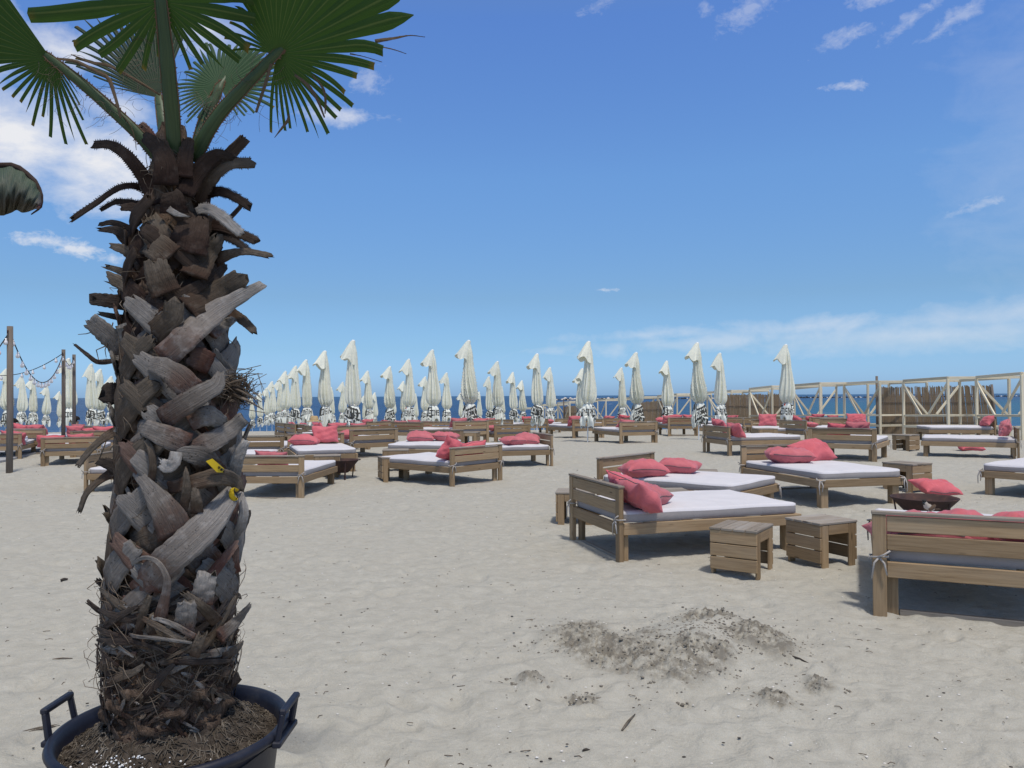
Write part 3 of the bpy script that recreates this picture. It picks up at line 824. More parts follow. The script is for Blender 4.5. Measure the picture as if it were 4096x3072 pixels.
# ------------------------------------------------------------------ stools / crate tables
ST = []
def stool_part(name, fn, mat): ST.append((name, onemesh(fn, M[mat], name=name, smooth=False)))
sx_, sy_, sh = .225, .2, .38
for i in range(4):
    y0 = -sy_-.006+i*(2*sy_+.012)/4
    stool_part('top_board', B(-sx_-.006, sx_+.006, y0+.003, y0+(2*sy_+.012)/4-.003, sh-.022, sh, grain=0), 'woodgrey')
for s_ in (-1, 1):
    for i in range(3):
        z0 = .03+i*.112
        xa, xb = sorted((s_*sx_, s_*(sx_-.02)))
        stool_part('side_board', B(xa, xb, -sy_+.001, sy_-.001, z0, z0+.104), 'wood')
    for y_ in (-1, 1):
        xa, xb = sorted((s_*(sx_-.022), s_*(sx_-.1))); ya, yb = sorted((y_*sy_, y_*(sy_-.022)))
        stool_part('leg', B(xa, xb, ya, yb, -.03, sh-.024), 'wood')
    ya, yb = sorted((s_*sy_, s_*(sy_-.022)))
    stool_part('apron', B(-sx_+.102, sx_-.102, ya, yb, sh-.11, sh-.024), 'wood')
SLAB = [(1.965, 6.67, 55, 1, 'slatted wooden stool in front of the bed, nearest of the two, worn grey top'),
        (2.78, 7.01, 26, 1, 'slatted wooden stool behind and right of the nearest one, open side towards the viewer'),
        (.76, 9.35, -8, 1, 'slatted wooden stool half hidden left behind the backrest of the bed with stools'),
        (1.80, 9.10, 4, 1.1, 'wooden stool of which only the grey top shows between two white mattresses'),
        (2.87, 11.75, -12, 1, 'wooden stool top peeking out behind two plump coral pillows'),
        (6.1, 12.0, -62, 1.15, 'slatted crate table at the far right corner of the bed with the spindle shaped pillow'),
        (-2.26, 14.75, 20, 1.15, 'slatted crate table under the left corner of the yellowish bed with short slot'),
        (-2.42, 16.1, 6, 1.15, 'low wooden table before the bed with the lip like pillows'),
        (-3.62, 15.2, 10, 1.1, 'wooden table behind the left fire bowl, open front'),
        (10.35, 20.4, -60, 1.1, 'slatted crate table at the foot of the bed at the right edge'),
        (-1.25, 23.3, -10, 1.1, 'slatted table by the right end of the backrest behind the lip like pillows'),
        (7.55, 23.2, 5, 1.3, 'low grey table top in front of the large square coral pillow')]
for i, (x, y, a, s_, lab) in enumerate(SLAB):
    o = thing('slatted_stool', lab, 'stool', (x, y, ground(x, y) if y > 8 else 0.0), R(a), 'slatted wooden stools and crate tables'); o.scale = (s_,)*3
    for nm, me in ST: link(nm, me, o)

# ------------------------------------------------------------------ fire bowls
def fire_bowl(x, y, r, z, lab):
    o = thing('fire_bowl', lab, 'fire bowl', (x, y, z), .4, 'rusty fire bowls')
    mb = MB(); pr = [(0.02, .10), (r*.3, .10), (r*.36, .108), (r*.98, .335), (r, .345), (r*.985, .35), (r*.93, .335), (r*.36, .13), (.02, .12)]
    mb.lathe(pr, 40); mb.obj('bowl', M['rust'], o)
    for k in range(3):
        a = k*2.094+2.6; mb = MB()
        mb.beam((math.cos(a)*r*.92, math.sin(a)*r*.92, .325), (math.cos(a)*r*.74, math.sin(a)*r*.74, -.05), .03, .012); mb.obj('leg', M['rust'], o, smooth=False)
    mb = MB(); mb.tube([(r*.97, -.05, .33), (r*1.08, -.05, .34), (r*1.08, .05, .34), (r*.97, .05, .33)], .007, 6); mb.obj('handle', M['rust'], o)
    return o
p = onz(3697, 1984, .36); fire_bowl(p.x, p.y, .35, 0.0, 'rusty steel fire bowl on legs in front of a coral pillow, right foreground')
p = onz(1371, 1836, .30); fire_bowl(p.x, p.y, .31, -.06, 'rusty steel fire bowl on legs left of the centre, beside the bed behind the palm')

# towels, hat, sparrow
def folded(name, lab, cat, px, py, z, mat, sx, sy, h, rz):
    p = onz(px, py, z); mb = MB()
    for k in range(2):
        e = .012*k; mb.box(-sx+e, sx-e, -sy+e, sy-e, k*h/2, (k+1)*h/2-.003, .018)
    o = mb.obj(name, M[mat], smooth=True); o.location = p; o.rotation_euler = (0, 0, rz); tag(o, lab, cat); return o
bx, by, ba, bz, bw = BEDS['Y3']
def onbed(k, lx, ly, h):
    x, y, a, z, w_ = BEDS[k]; c, s_ = math.cos(R(a)), math.sin(R(a)); return Vector((x+lx*c-ly*s_, y+lx*s_+ly*c, z+h))
o = folded('folded_towel', 'folded white towels stacked on the mattress corner at the far left edge', 'towel', 85, 1755, .46, 'towel', .22, .16, .13, .3); o.location = onbed('Y3', .42, .5, .47)
o = folded('folded_towel', 'folded white towel on the right end of the bed left of the palm', 'towel', 85, 1755, .46, 'towel', .18, .22, .12, .3); o.location = onbed('Y1', .45, .35, .47)
o = folded('lilac_towel', 'lilac towel spread over a far backrest right of the third light pole', 'towel', 326, 1694, .6, 'lilac', .42, .12, .05, -.2); o.location = onbed('Y6', .1, .1, .69)
# straw hat on a far backrest
mb = MB(); mb.lathe([(.001, .13), (.06, .13), (.09, .11), (.1, .03), (.11, .012), (.2, .0), (.2, -.006), (.1, .004)], 24)
mh, nt, b = newmat('straw', (.42, .3, .16), .9); t = NT(nt); t.l.new(t.ramp(t.noise(t.mapping(t.coord(), (20, 20, 90)), 1, 3), [(.3, (.34, .23, .11)), (.7, (.5, .37, .2))]), b.inputs['Base Color'])
o = mb.obj('straw_hat', mh); o.location = at(1257, 1685, 28); o.scale = (1.5,)*3; tag(o, 'straw sun hat showing above a far backrest, between two parasols right of the palm', 'hat')
# ------------------------------------------------------------------ parasols
FONT = {'B': "1111 1001 1110 1001 1111", 'E': "1111 1000 1110 1000 1111", 'C': "1111 1000 1000 1000 1111", 'K': "1001 1010 1100 1010 1001",
        "'": "0100 0100 0000 0000 0000", 'S': "1111 1000 1111 0001 1111", 'O': "1111 1001 1001 1001 1111", 'N': "1001 1101 1011 1001 1001",
        'T': "1111 0110 0110 0110 0110", 'A': "0110 1001 1111 1001 1001", ' ': "0000 0000 0000 0000 0000"}
FONT = {k: v.split() for k, v in FONT.items()}
def glyph(txt, x, y):      # x in letters, y 0..1 from the top
    i = int(math.floor(x)); fx = (x-i)/.82
    if fx >= 1 or y < 0 or y >= 1 or i < 0 or i >= len(txt): return False
    return FONT[txt[i]][int(y*5)][int(fx*4)] == '1'
def ink(u, v, tilt, off, red):
    """print on the hanging flap: u metres round the cloth, v 0 top .. 1 bottom"""
    WH = (1, 1, 1, 1); BK = (.09, .09, .09, 1)
    P_ = 1.62; uu = (u+off) % P_; vv = v + tilt*(uu-.7)
    if uu < .98:                       # black band, white letters in a frame
        if .16 < vv < .66:
            y = (vv-.25)/.32
            return WH if glyph("BECK'S", uu/.98*6.4-.2, y) else BK
        if .73 < vv < .97: return BK if glyph("CONSTANTA", uu/.98*7.5-.1, (vv-.73)/.24) else WH
    else:
        if red and 1.1 < uu < 1.22 and .04 < vv < .18: return (.85, .08, .05, 1)
        if .3 < vv < .62: return BK if glyph("CONSTANTA", (uu-.98)/.5*5, (vv-.3)/.32) else WH
    return WH
HU = 3.35
def body_profile(rs, bulge):
    # z, radius of the furled canopy, top to tie
    return [(3.22, .07), (3.0, .12), (2.8, .14), (2.5, .155), (2.2, .175+.02*bulge), (1.95, .19+.04*bulge), (1.75, .2+.055*bulge), (1.5, .195+.06*bulge), (1.38, .185+.02*bulge), (1.3, .14), (1.25, .115)]
def furl(name, prof, folds, seed, mat, nz_, na_, lean, amp, parent=None, col=None, twist=.5):
    rs = random.Random(seed); ph = [rs.uniform(0, 6.28) for _ in range(6)]; mb = MB(); vs = []; uvs = []
    zs = [p[0] for p in prof][::-1]; rr_ = [p[1] for p in prof][::-1]
    z0, z1 = zs[0], zs[-1]
    for i in range(nz_+1):
        z = z1+(z0-z1)*i/nz_; r = float(np.interp(z, zs, rr_)); q = (z1-z)/(z1-z0)
        for j in range(na_):
            a = 2*math.pi*j/na_
            tw = a+twist*q+.25*math.sin(3*q+ph[0])
            f = math.sin(folds*tw+ph[1]+.5*math.sin(2*a+ph[2]))
            f = 1-2*abs(f)**.8 if seed % 2 else math.copysign(abs(f)**.6, f)
            m2 = math.sin((folds-3)*tw+ph[3]+q*2)
            k = 1+amp*(.35+.65*q)*(.6*f+.4*m2)+.05*math.sin(a+ph[4]+q*3)
            x = r*k*math.cos(a)+lean[0]*math.sin(q*3.1)*.5+lean[1]*q; y = r*k*math.sin(a)
            vs.append((x, y, z)); uvs.append((r*a*1.9, q))
    fs = []; cols = []
    for i in range(nz_):
        for j in range(na_):
            k = (j+1) % na_; fs.append((i*na_+j, (i+1)*na_+j, (i+1)*na_+k, i*na_+k))
            if col: cols.append(col((j+.5)/na_*2.1, (i+.5)/nz_))
    mb.add(vs, fs, uvs, 0, cols if col else None)
    return mb.mesh(name, mat, True, usecol=bool(col))
def hood_mesh(seed):
    """vent flap at the top, blown to one side by the wind: an oblique pleated cone, open below"""
    rs = random.Random(seed); mb = MB(); vs = []; n = 56; nz_ = 14; ph = rs.uniform(0, 6.28); k2 = rs.uniform(.8, 1.2)
    for i in range(nz_+1):
        q = i/nz_
        for j in range(n):
            a = 2*math.pi*j/n
            side = .5-.5*math.cos(a)               # 1 on the windward (-x) side
            qq = q**.9; r = .07+qq*(.135+.10*side)
            pl = 1+q*q*(.16*math.sin(4*a+ph)+.08*math.sin(9*a+ph*2))
            x = r*pl*math.cos(a)-.14*qq*k2; y = r*pl*.95*math.sin(a)
            drop = q*(.70-.20*side*k2+.06*q*math.sin(4*a+ph+1))
            vs.append((x, y, 3.34-drop*1.05))
    fs = [(i*n+j, (i+1)*n+j, (i+1)*n+(j+1) % n, i*n+(j+1) % n) for i in range(nz_) for j in range(n)]
    mb.add(vs, fs)
    return mb.mesh('vent_hood', M['canopy'])
VAR = []
for s in range(7):
    rs = random.Random(50+s); lean = (rs.uniform(-.06, .04), rs.uniform(.0, .06)); bulge = [.2, 1.0, .5, 0, .7, .35, .9][s]
    can = furl('canopy', body_profile(rs, bulge), [9, 11, 8, 10, 9, 12, 10][s], 90+s, M['canopy'], 44, 110, lean, .46, twist=rs.uniform(-.9, .9))
    lx = lean[1]
    tilt = rs.uniform(-.45, .45); off = rs.uniform(0, 1.5); red = s in (1, 4)
    vp = [(1.33, .11), (1.26, .135), (1.2, .19), (1.1, .21+rs.uniform(-.02, .02)), (.9, .235), (.72, .25+rs.uniform(-.03, .03)), (.58, .235)]
    val = furl('valance', vp, 7, 190+s, M['print'], 30, 132, (0, 0), .36, col=lambda u, v, T_=tilt, O=off, rd=red: ink(u, v, T_, O, rd), twist=rs.uniform(-1.2, 1.2))
    for v in val.vertices: v.co.x += lx
    # ragged lower edge
    for v in val.vertices:
        k_ = max(0, (.9-v.co.z)/.32); an_ = math.atan2(v.co.y, v.co.x-lx); v.co.z += k_*(.13*math.sin(an_*4+s)+.07*math.sin(an_*9+2*s)); v.co.x += k_*.02*math.sin(an_*6); v.co.y *= 1-.1*k_*math.sin(an_*3+s)
    mb = MB(); mb.tube([(lx+.145*math.cos(a)*1.05, .145*math.sin(a)*1.05, 1.28+.01*math.sin(a*2)) for a in np.linspace(0, 6.2832, 18)], .012, 5); tie = mb.mesh('tie_cord', M['tie'])
    VAR.append((can, hood_mesh(300+s), val, tie))
mb = MB(); mb.lathe([(.024, -.25), (.024, 3.2)], 10); POLE = mb.mesh('pole', M['white'])
mb = MB(); mb.lathe([(.001, 3.372), (.035, 3.368), (.058, 3.35), (.064, 3.325), (.06, 3.30), (.04, 3.30)], 16); CAP = mb.mesh('cap', M['white'])
UT = """
1410 1362 1709|tallest closed parasol left of centre, off-white, crumpled print, hood blown left
1873 1362 1682|tallest closed parasol in the middle, bulging waist with dark printed flap
2348 1366 1673|tall closed parasol whose white pole stands free in the sand right of centre
2792 1371 1661|widest bulging closed parasol, smooth grey body and framed black print
3147 1379 1671|rightmost closed parasol, standing alone before the cream frames
1295 1404 1702|closed parasol left of the tallest left one, second highest in the receding left file
1729 1400 1673|tall closed parasol with red spot, between the tallest left one and the tallest middle one
2146 1415 1677|tall wavy closed parasol left of the low stone breakwater
2543 1410 1662|tall closed parasol with red spot, above the pillow with the raised corner
2881 1413 1661|closed parasol right beside the widest bulging one
1224 1440 1691|closed parasol third from the front in the receding file right of the palm
1636 1437 1677|closed parasol with loose white waist, left of the one with the red spot
1984 1446 1677|closed parasol just right of the tallest middle one, black framed print in front
2665 1444 1659|closed parasol left of the widest bulging one, small black square of print
1179 1464 1693|closed parasol fourth from the front in the receding file right of the palm
1554 1466 1680|closed parasol with thin bare pole left of the one with loose white waist
2202 1470 1673|closed parasol right in front of the start of the stone breakwater
2484 1471 1653|closed parasol between the free standing pole and the one with red spot
1141 1485 1689|closed parasol fifth from the front in the receding file right of the palm
1474 1484 1676|closed parasol right of the tallest left one, flap turned up like a collar
1783 1491 1682|slim closed parasol left of the tallest middle one
2054 1489 1668|slim closed parasol between two taller ones right of the middle
2317 1492 1665|closed parasol half hidden at the left of the free standing pole
2330 1474 1664|closed parasol of which only a hood tip shows beside the free standing one
1116 1518 1687|closed parasol sixth from the front in the receding file right of the palm
1369 1528 1686|closed parasol half hidden behind the left of the tallest left one
1614 1525 1678|closed parasol half hidden behind the one with loose white waist
1697 1507 1677|closed parasol left behind the one with the red spot near centre
1959 1507 1675|closed parasol between the tallest middle one and its right neighbour
2090 1522 1668|small closed parasol right of the slim one, over the low far frames
1088 1526 1686|closed parasol seventh from the front in the receding file right of the palm
1327 1549 1689|small closed parasol at the right foot of the second highest left one
1571 1551 1682|small closed parasol behind the one with thin bare pole
2007 1546 1671|small closed parasol sliver right behind the middle framed print
1067 1551 1686|closed parasol eighth in the receding file right of the palm, far off
1040 1569 1700|far closed parasol at the waterline, ninth in the receding file
1010 1587 1700|farthest closed parasol at the waterline, touching the palm's frayed stub
1498 1570 1682|small closed parasol right of the one with turned up flap
1455 1582 1680|small closed parasol with drooping hood, left behind the turned up flap
1663 1575 1675|small closed parasol right of the one with loose white waist
1711 1571 1680|small closed parasol peeking out left behind the red spot near centre
1846 1571 1675|small closed parasol with drooping hood left of the tallest middle one
1919 1567 1672|small closed parasol at the right foot of the tallest middle one
29 1476 1701|closed parasol behind the first light pole at the far left edge
88 1504 1700|closed parasol right of the first light pole, readable letters on its flap
130 1513 1700|slightly smaller closed parasol touching the one with readable letters, far left
183 1543 1699|short closed parasol alone midway between the light poles
241 1566 1700|small closed parasol half hidden by the second light pole
275 1434 1711|tall closed parasol between the second and third light poles
369 1456 1706|tall closed parasol left of the palm's dark square stub
398 1477 1703|closed parasol overlapping the tall one left of the palm, red spot on its flap
446 1505 1703|closed parasol half hidden behind the palm's left outline
475 1518 1702|closed parasol almost hidden behind the palm's left outline
"""
for i, ln in enumerate(UT.strip().splitlines()):
    a, lab = ln.split('|'); px, yt, yb = [float(q) for q in a.split()]
    d0 = ((HU-.62)*F)/(yb-yt)
    d0 = min(d0, 77)
    p = at(px, yt, d0); zg = float(smooth_ground(np.array([p.x]), np.array([p.y]))[0])
    # settle so that its top shows at the right height on the real ground
    for _ in range(12):
        s_ = d0*.0+1
        p = at(px, yt, d0); zg = float(smooth_ground(np.array([p.x]), np.array([p.y]))[0])
        err = (p.z-zg)-HU
        if abs(err) < .02: break
        d0 = max(20, min(78, d0-err*6))
    v = i % 7 if i not in (3,) else 1
    o = thing('beach_umbrella', lab, 'parasol', (p.x, p.y, zg), 0, 'closed beach parasols')
    p = at(px, yt, d0); hs_ = (p.z-zg)/HU
    hs_ = max(.85, min(1.15, hs_)); wsc = (yb-yt)*d0/F/(HU-.62)
    wsc = max(.85, min(1.2, (wsc+hs_)/2))
    wsc *= .94; o.scale = (wsc, wsc, hs_); o.rotation_euler = (R(rnd.uniform(-1.2, 1.2)), R(rnd.uniform(-1.3, 1.3)), 0)
    rot = (i*2.399) % 6.283
    can, hood, val, tie = VAR[v]
    for nm, me in (('pole', POLE), ('cap', CAP), ('canopy', can), ('valance', val), ('tie_cord', tie)):
        c = link(nm, me, o)
        if nm in ('canopy', 'valance', 'tie_cord'): c.rotation_euler = (0, 0, R([0, 12, -10, 8, -14, 4, 16][i % 7]))
    h = link('vent_hood', hood, o); h.rotation_euler = (0, 0, R([0, -8, 22, 10, -15, 30, 5, 18][i % 8]))

# ------------------------------------------------------------------ cream frames (cabanas) and reed screens
def cabana(nl, fl, w, lab, hgt=2.1):
    nl = Vector(nl); fl = Vector(fl); ax = (fl-nl); L = ax.length; ax.normalize(); px_ = Vector((ax.y, -ax.x))
    zg = ground(nl.x, nl.y); zf = ground(fl.x, fl.y)
    o = thing('cabana_frame', lab, 'cabana', (nl.x, nl.y, zg), 0, 'cream wooden cabana frames')
    P_ = {'nl': Vector((0, 0)), 'fl': fl-nl, 'nr': px_*w, 'fr': fl-nl+px_*w}; dz = {'nl': 0, 'nr': 0, 'fl': zf-zg, 'fr': zf-zg}
    th = .085
    for k, q in P_.items():
        mb = MB(); mb.box(q.x-th/2, q.x+th/2, q.y-th/2, q.y+th/2, dz[k]-.3, dz[k]+hgt, .006); mb.obj('post', M['cream'], o, smooth=False)
    def bm_(nm, a, b, h0, h1, ww=.05, hh=.09, off=0):
        mb = MB(); mb.beam((P_[a].x, P_[a].y, dz[a]+h0), (P_[b].x, P_[b].y, dz[b]+h1), ww, hh, bev=.004); mb.obj(nm, M['cream'], o, smooth=False)
    for a, b in (('nl', 'fl'), ('nl', 'nr'), ('fl', 'fr'), ('nr', 'fr')):
        bm_('top_beam', a, b, hgt+.045 if (a, b) in (('nl', 'fl'), ('nr', 'fr')) else hgt+.0405, hgt+.05, .06, .1)
        bm_('rail', a, b, .78, .78, .04, .07); bm_('rail', a, b, .36, .36, .042, .09)
    def brace(a, b):
        A = P_[a]; B_ = P_[b]; mb = MB(); m = A+(B_-A)*.42
        mb.beam((A.x, A.y, dz[a]+hgt-.12), (m.x, m.y, dz[a]+.82), .05, .08); mb.obj('brace', M['cream'], o, smooth=False)
        mb = MB(); m = B_+(A-B_)*.42
        mb.beam((B_.x, B_.y, dz[b]+hgt-.12), (m.x, m.y, dz[b]+.82), .05, .08); mb.obj('brace', M['cream'], o, smooth=False)
    brace('fl', 'fr'); brace('nl', 'fl')
    for f_ in (.5,):
        A = P_['nl']+(P_['nr']-P_['nl'])*f_
        mb = MB(); mb.box(A.x-.03, A.x+.03, A.y-.03, A.y+.03, .405, .74, .004); mb.obj('strut', M['cream'], o, smooth=False)
    return o
CB = [((16.45, 25.0), (16.6, 27.7), 2.5, 'cream wooden cabana frame at the right picture edge, highest of the row'),
      ((15.75, 28.0), (15.45, 30.6), 2.4, 'cream wooden cabana frame in front of the large reed screen, crossed braces'),
      ((14.95, 31.5), (14.4, 33.6), 2.3, 'cream wooden cabana frame left of the brown leaning post, sea showing through'),
      ((13.2, 33.2), (12.75, 35.4), 2.3, 'cream wooden cabana frame just right of the rightmost parasol'),
      ((12.15, 36.2), (12.1, 39.5), 2.3, 'cream wooden cabana frame behind and left of the rightmost parasol'),
      ((11.9, 42), (11.2, 44.5), 2.3, 'cream wooden cabana frame right of the pair of wide parasols, over a reed screen'),
      ((9.9, 46.5), (9.2, 49), 2.3, 'cream wooden cabana frame between the bulging parasol and its left neighbour'),
      ((8.4, 50.5), (7.6, 53), 2.3, 'cream wooden cabana frame left of the widest bulging parasol'),
      ((6.6, 54.5), (5.8, 57), 2.3, 'cream wooden cabana frame behind the parasol with red spot, right of centre'),
      ((4.4, 59), (3.6, 61.5), 2.3, 'cream wooden cabana frame below the stone breakwater'),
      ((2.6, 64), (1.9, 66), 2.2, 'small cream cabana frame farther off, between two parasols right of centre'),
      ((1.0, 70), (.3, 72), 2.2, 'smallest and farthest cream cabana frame near the waterline')]
for a, b_, w_, lab in CB: cabana(a, b_, w_, lab)
def reed(p0, p1, h0, h1, lab, lean=0, gap=.0):
    p0 = Vector(p0); p1 = Vector(p1); L = (p1-p0).length; ax = (p1-p0)/L; n = Vector((-ax.y, ax.x))
    zg = ground(p0.x, p0.y); o = thing('reed_screen', lab, 'reed screen', (p0.x, p0.y, zg), math.atan2(ax.y, ax.x), 'brown reed screens')
    mb = MB(); rs = random.Random(int(p0.x*100)); nst = int(L/.028)
    for i in range(nst):
        x = i/nst*L; q = x/L; h = h0+(h1-h0)*q+.05*rs.uniform(-1, .6); ln = lean*q+rs.uniform(-.01, .01); w_ = .0165
        if rs.random() < gap: h *= rs.uniform(.72, .95)
        y = rs.uniform(-.012, .012); u = rs.random()*30
        vs = [(x-w_, y, .02), (x+w_, y+.004, .02), (x+w_+ln, y+.004, h), (x-w_+ln, y, h), (x, y-.016, .02), (x+ln, y-.016, h)]
        mb.add(vs, [(0, 4, 5, 3), (4, 1, 2, 5), (1, 0, 3, 2)], [(u, 0), (u+.03, 0), (u+.03, h), (u, h), (u+.015, 0), (u+.015, h)])
    mb.obj('reed_panel', M['reed'], o, smooth=False)
    for x in (0.0, L):
        mb = MB(); mb.tube([(x, -.05, -.2), (x+(lean if x else 0), -.05, (h0 if not x else h1)+(.45 if not x else .05))], .05, 8); mb.obj('post', M['polewood'], o)
    for z in (.5, 1.3):
        mb = MB(); mb.tube([(0, -.03, z), (L, -.03, z)], .012, 5); mb.obj('batten', M['polewood'], o)
    return o
reed((15.0, 31.9), (19.5, 31.2), 1.95, 1.98, 'large brown reed screen with frayed pale top behind the cream frames at right', -.2, .18)
reed((11.35, 41.2), (14.3, 40.4), 1.92, 1.95, 'brown reed screen between the wide parasols and the rightmost one', 0, .05)
reed((8.0, 49.3), (9.4, 48.9), 1.75, 1.9, 'small slanting brown reed screen behind the parasol with red spot', .1, .05)
reed((4.0, 60.0), (5.3, 59.6), 1.8, 1.9, 'farthest brown reed screen below the stone breakwater', .1, .05)

# ------------------------------------------------------------------ light poles and string lights
PO = [(40, 1305, 1890, 15.7, 'tall grey wooden light pole nearest the left edge, standing in open sand'),
      (254, 1398, 1795, 22.6, 'grey wooden light pole left of the tall parasol, foot behind a bed'),
      (296, 1418, 1770, 25.2, 'thinner grey wooden light pole right of the tall parasol, farthest of three')]
TOPS = []
for px, yt, yb, Y, lab in PO:
    tp = at(px, yt, Y); g_ = ground(tp.x, Y); o = thing('light_pole', lab, 'pole', (tp.x, Y, g_), 0, 'wooden poles carrying string lights')
    mb = MB(); hgt = tp.z-g_; r_ = .062 if Y < 20 else .056
    mb.tube([(-.0, 0, -.3), (0.01, 0, hgt*.4), (0, 0, hgt)], [r_*1.05, r_, r_*.92], 12); mb.obj('shaft', M['polewood'], o)
    mb = MB(); mb.tube([(0, -r_, hgt-.09), (.02, -r_-.05, hgt-.1), (.03, -r_-.06, hgt-.15)], .012, 6); mb.obj('hook', M['rust'], o)
    TOPS.append(tp-Vector((0, 0, .1)))
mbulb, _, _ = newmat('clear_bulb', (.75, .72, .7), .25, .6)
bm = MB(); bm.lathe([(.001, -.13), (.03, -.12), (.042, -.09), (.034, -.055), (.018, -.035), (.02, 0), (.001, .001)], 12); BULB = bm.mesh('bulb', mbulb)
mcable, _, _ = newmat('black_cable', (.03, .03, .03), .7)
def string(a, b_, sag, n, lab):
    a = Vector(a); b_ = Vector(b_); o = thing('string_lights', lab, 'string lights', a, 0, 'strings of light bulbs')
    pts = [(b_-a)*(i/30)-Vector((0, 0, sag*4*(i/30)*(1-i/30))) for i in range(31)]
    mb = MB(); mb.tube(pts, .012, 5); mb.obj('cable', mcable, o)
    for i in range(n):
        f_ = (i+.6)/n*30; k = int(f_); q = pts[k].lerp(pts[min(30, k+1)], f_-k); c = link('bulb', BULB, o); c.location = q-Vector((0, 0, .01)); c.scale = (1.05,)*3
string(TOPS[0], TOPS[1], .95, 15, 'string of clear bulbs sagging deep between the first and second pole')
string(TOPS[0], at(-260, 1560, 14.6), .3, 10, 'string of clear bulbs leaving the first pole to the left edge')
string(TOPS[1], at(-120, 1470, 27), .45, 9, 'farther straighter string of bulbs from the second pole towards the left edge')
string(TOPS[1], TOPS[2], .3, 6, 'short string of bulbs between the second and third pole')

# ------------------------------------------------------------------ two far bathers, mostly hidden by beds
mskin = fabric_mat('skin', (.42, .25, .17), 9, .1, weave=False); mred = fabric_mat('red_shirt', (.6, .03, .03), 12, .3); mhair = fabric_mat('dark_hair', (.02, .016, .014), 60, .5); mnavy = fabric_mat('navy_cloth', (.03, .035, .06), 12, .3)
def skin_fig(name, joints, edges, radii, mat, parent, sub=2):
    me = bpy.data.meshes.new(name); me.from_pydata(joints, edges, []); o = link(name, me, parent)
    md = o.modifiers.new('skin', 'SKIN'); md.use_smooth_shade = True
    for v, r_ in zip(me.skin_vertices[0].data, radii): v.radius = (r_, r_*.85)
    me.skin_vertices[0].data[0].use_root = True
    o.modifiers.new('sub', 'SUBSURF').levels = sub; o.modifiers['sub'].render_levels = sub; me.materials.append(mat); return o
def sitter(lab, loc, rz, cloth):
    o = thing('person', lab, 'person', loc, rz)
    J = [(0, 0, .12), (0, .02, .3), (0, .03, .48), (0, .02, .6), (0, -.01, .68), (0, -.02, .78),
         (.17, .02, .55), (.24, -.05, .33), (.2, -.25, .2), (.19, -.32, .18), (-.17, .02, .55), (-.24, -.05, .33), (-.2, -.25, .2), (-.19, -.32, .18),
         (.1, -.1, .1), (.14, -.42, .42), (.14, -.5, .05), (.14, -.68, .03), (-.1, -.1, .1), (-.14, -.42, .42), (-.14, -.5, .05), (-.14, -.68, .03)]
    E = [(0, 1), (1, 2), (2, 3), (3, 4), (4, 5), (2, 6), (6, 7), (7, 8), (8, 9), (2, 10), (10, 11), (11, 12), (12, 13), (0, 14), (14, 15), (15, 16), (16, 17), (0, 18), (18, 19), (19, 20), (20, 21)]
    Rd = [.15, .14, .15, .08, .06, .095, .07, .05, .035, .03, .07, .05, .035, .03, .1, .07, .045, .04, .1, .07, .045, .04]
    skin_fig('body', J, E, Rd, mskin, o)
    skin_fig('shirt', [(0, 0, .1), (0, .02, .3), (0, .03, .49), (.17, .02, .55), (.235, -.03, .4), (-.17, .02, .55), (-.235, -.03, .4)], [(0, 1), (1, 2), (2, 3), (3, 4), (2, 5), (5, 6)], [.17, .165, .17, .095, .075, .095, .075], cloth, o)
    mb = MB(); bm = bmesh.new(); bmesh.ops.create_icosphere(bm, subdivisions=3, radius=.12)
    vs = [Vector((v.co.x*.93, v.co.y*1.05+.015, max(v.co.z, -.03 if v.co.y < 0 else -.12)+.83)) for v in bm.verts]
    mb.add(vs, [tuple(v.index for v in f.verts) for f in bm.faces]); bm.free(); mb.obj('hair', mhair, o)
q = at(57, 1690, 26); sitter('dark haired person in a red top sitting beyond the beds at the far left', (q.x, q.y, q.z-.8), 2.6, mred)
q = at(307, 1682, 29); sitter('dark haired person in navy sitting beyond the lilac towel near the third light pole', (q.x, q.y, q.z-.78), 2.2, mnavy)

# ------------------------------------------------------------------ sparrow on the nearest mattress
p = onz(3716, 2056, .475); o = thing('sparrow', 'small brown sparrow standing on the edge of the nearest white mattress', 'bird', (p.x, p.y, BEDS['N1'][3]+.472), R(200))
mbk, _, _ = newmat('sparrow_brown', (.1, .065, .04), .9); mbl, _, _ = newmat('sparrow_buff', (.36, .32, .27), .9); mdk, _, _ = newmat('sparrow_dark', (.02, .018, .016), .7)
def blob(mb, c, r, rot=0, mi=0, n=2):
    bm = bmesh.new(); bmesh.ops.create_icosphere(bm, subdivisions=n, radius=1); Rm = Matrix.Rotation(rot, 3, 'Y')
    mb.add([Vector(c)+Rm @ Vector((v.co.x*r[0], v.co.y*r[1], v.co.z*r[2])) for v in bm.verts], [tuple(v.index for v in f.verts) for f in bm.faces], mi=mi); bm.free()
me = bpy.data.meshes.new('body'); me.from_pydata([(0, 0, .055), (.025, 0, .072), (.04, 0, .094), (.05, 0, .108), (-.03, 0, .045), (-.06, 0, .04)], [(0, 1), (1, 2), (2, 3), (0, 4), (4, 5)], []); bo = link('body', me, o)
md = bo.modifiers.new('s', 'SKIN'); md.use_smooth_shade = True
for v, r_ in zip(me.skin_vertices[0].data, [.03, .028, .02, .019, .022, .008]): v.radius = (r_, r_)
bo.modifiers.new('u', 'SUBSURF').render_levels = 2; me.materials.append(mbl)
mb = MB(); blob(mb, (.051, 0, .118), (.019, .017, .011)); blob(mb, (.06, 0, .092), (.01, .012, .009), 0); mb.obj('crown', mdk, o)
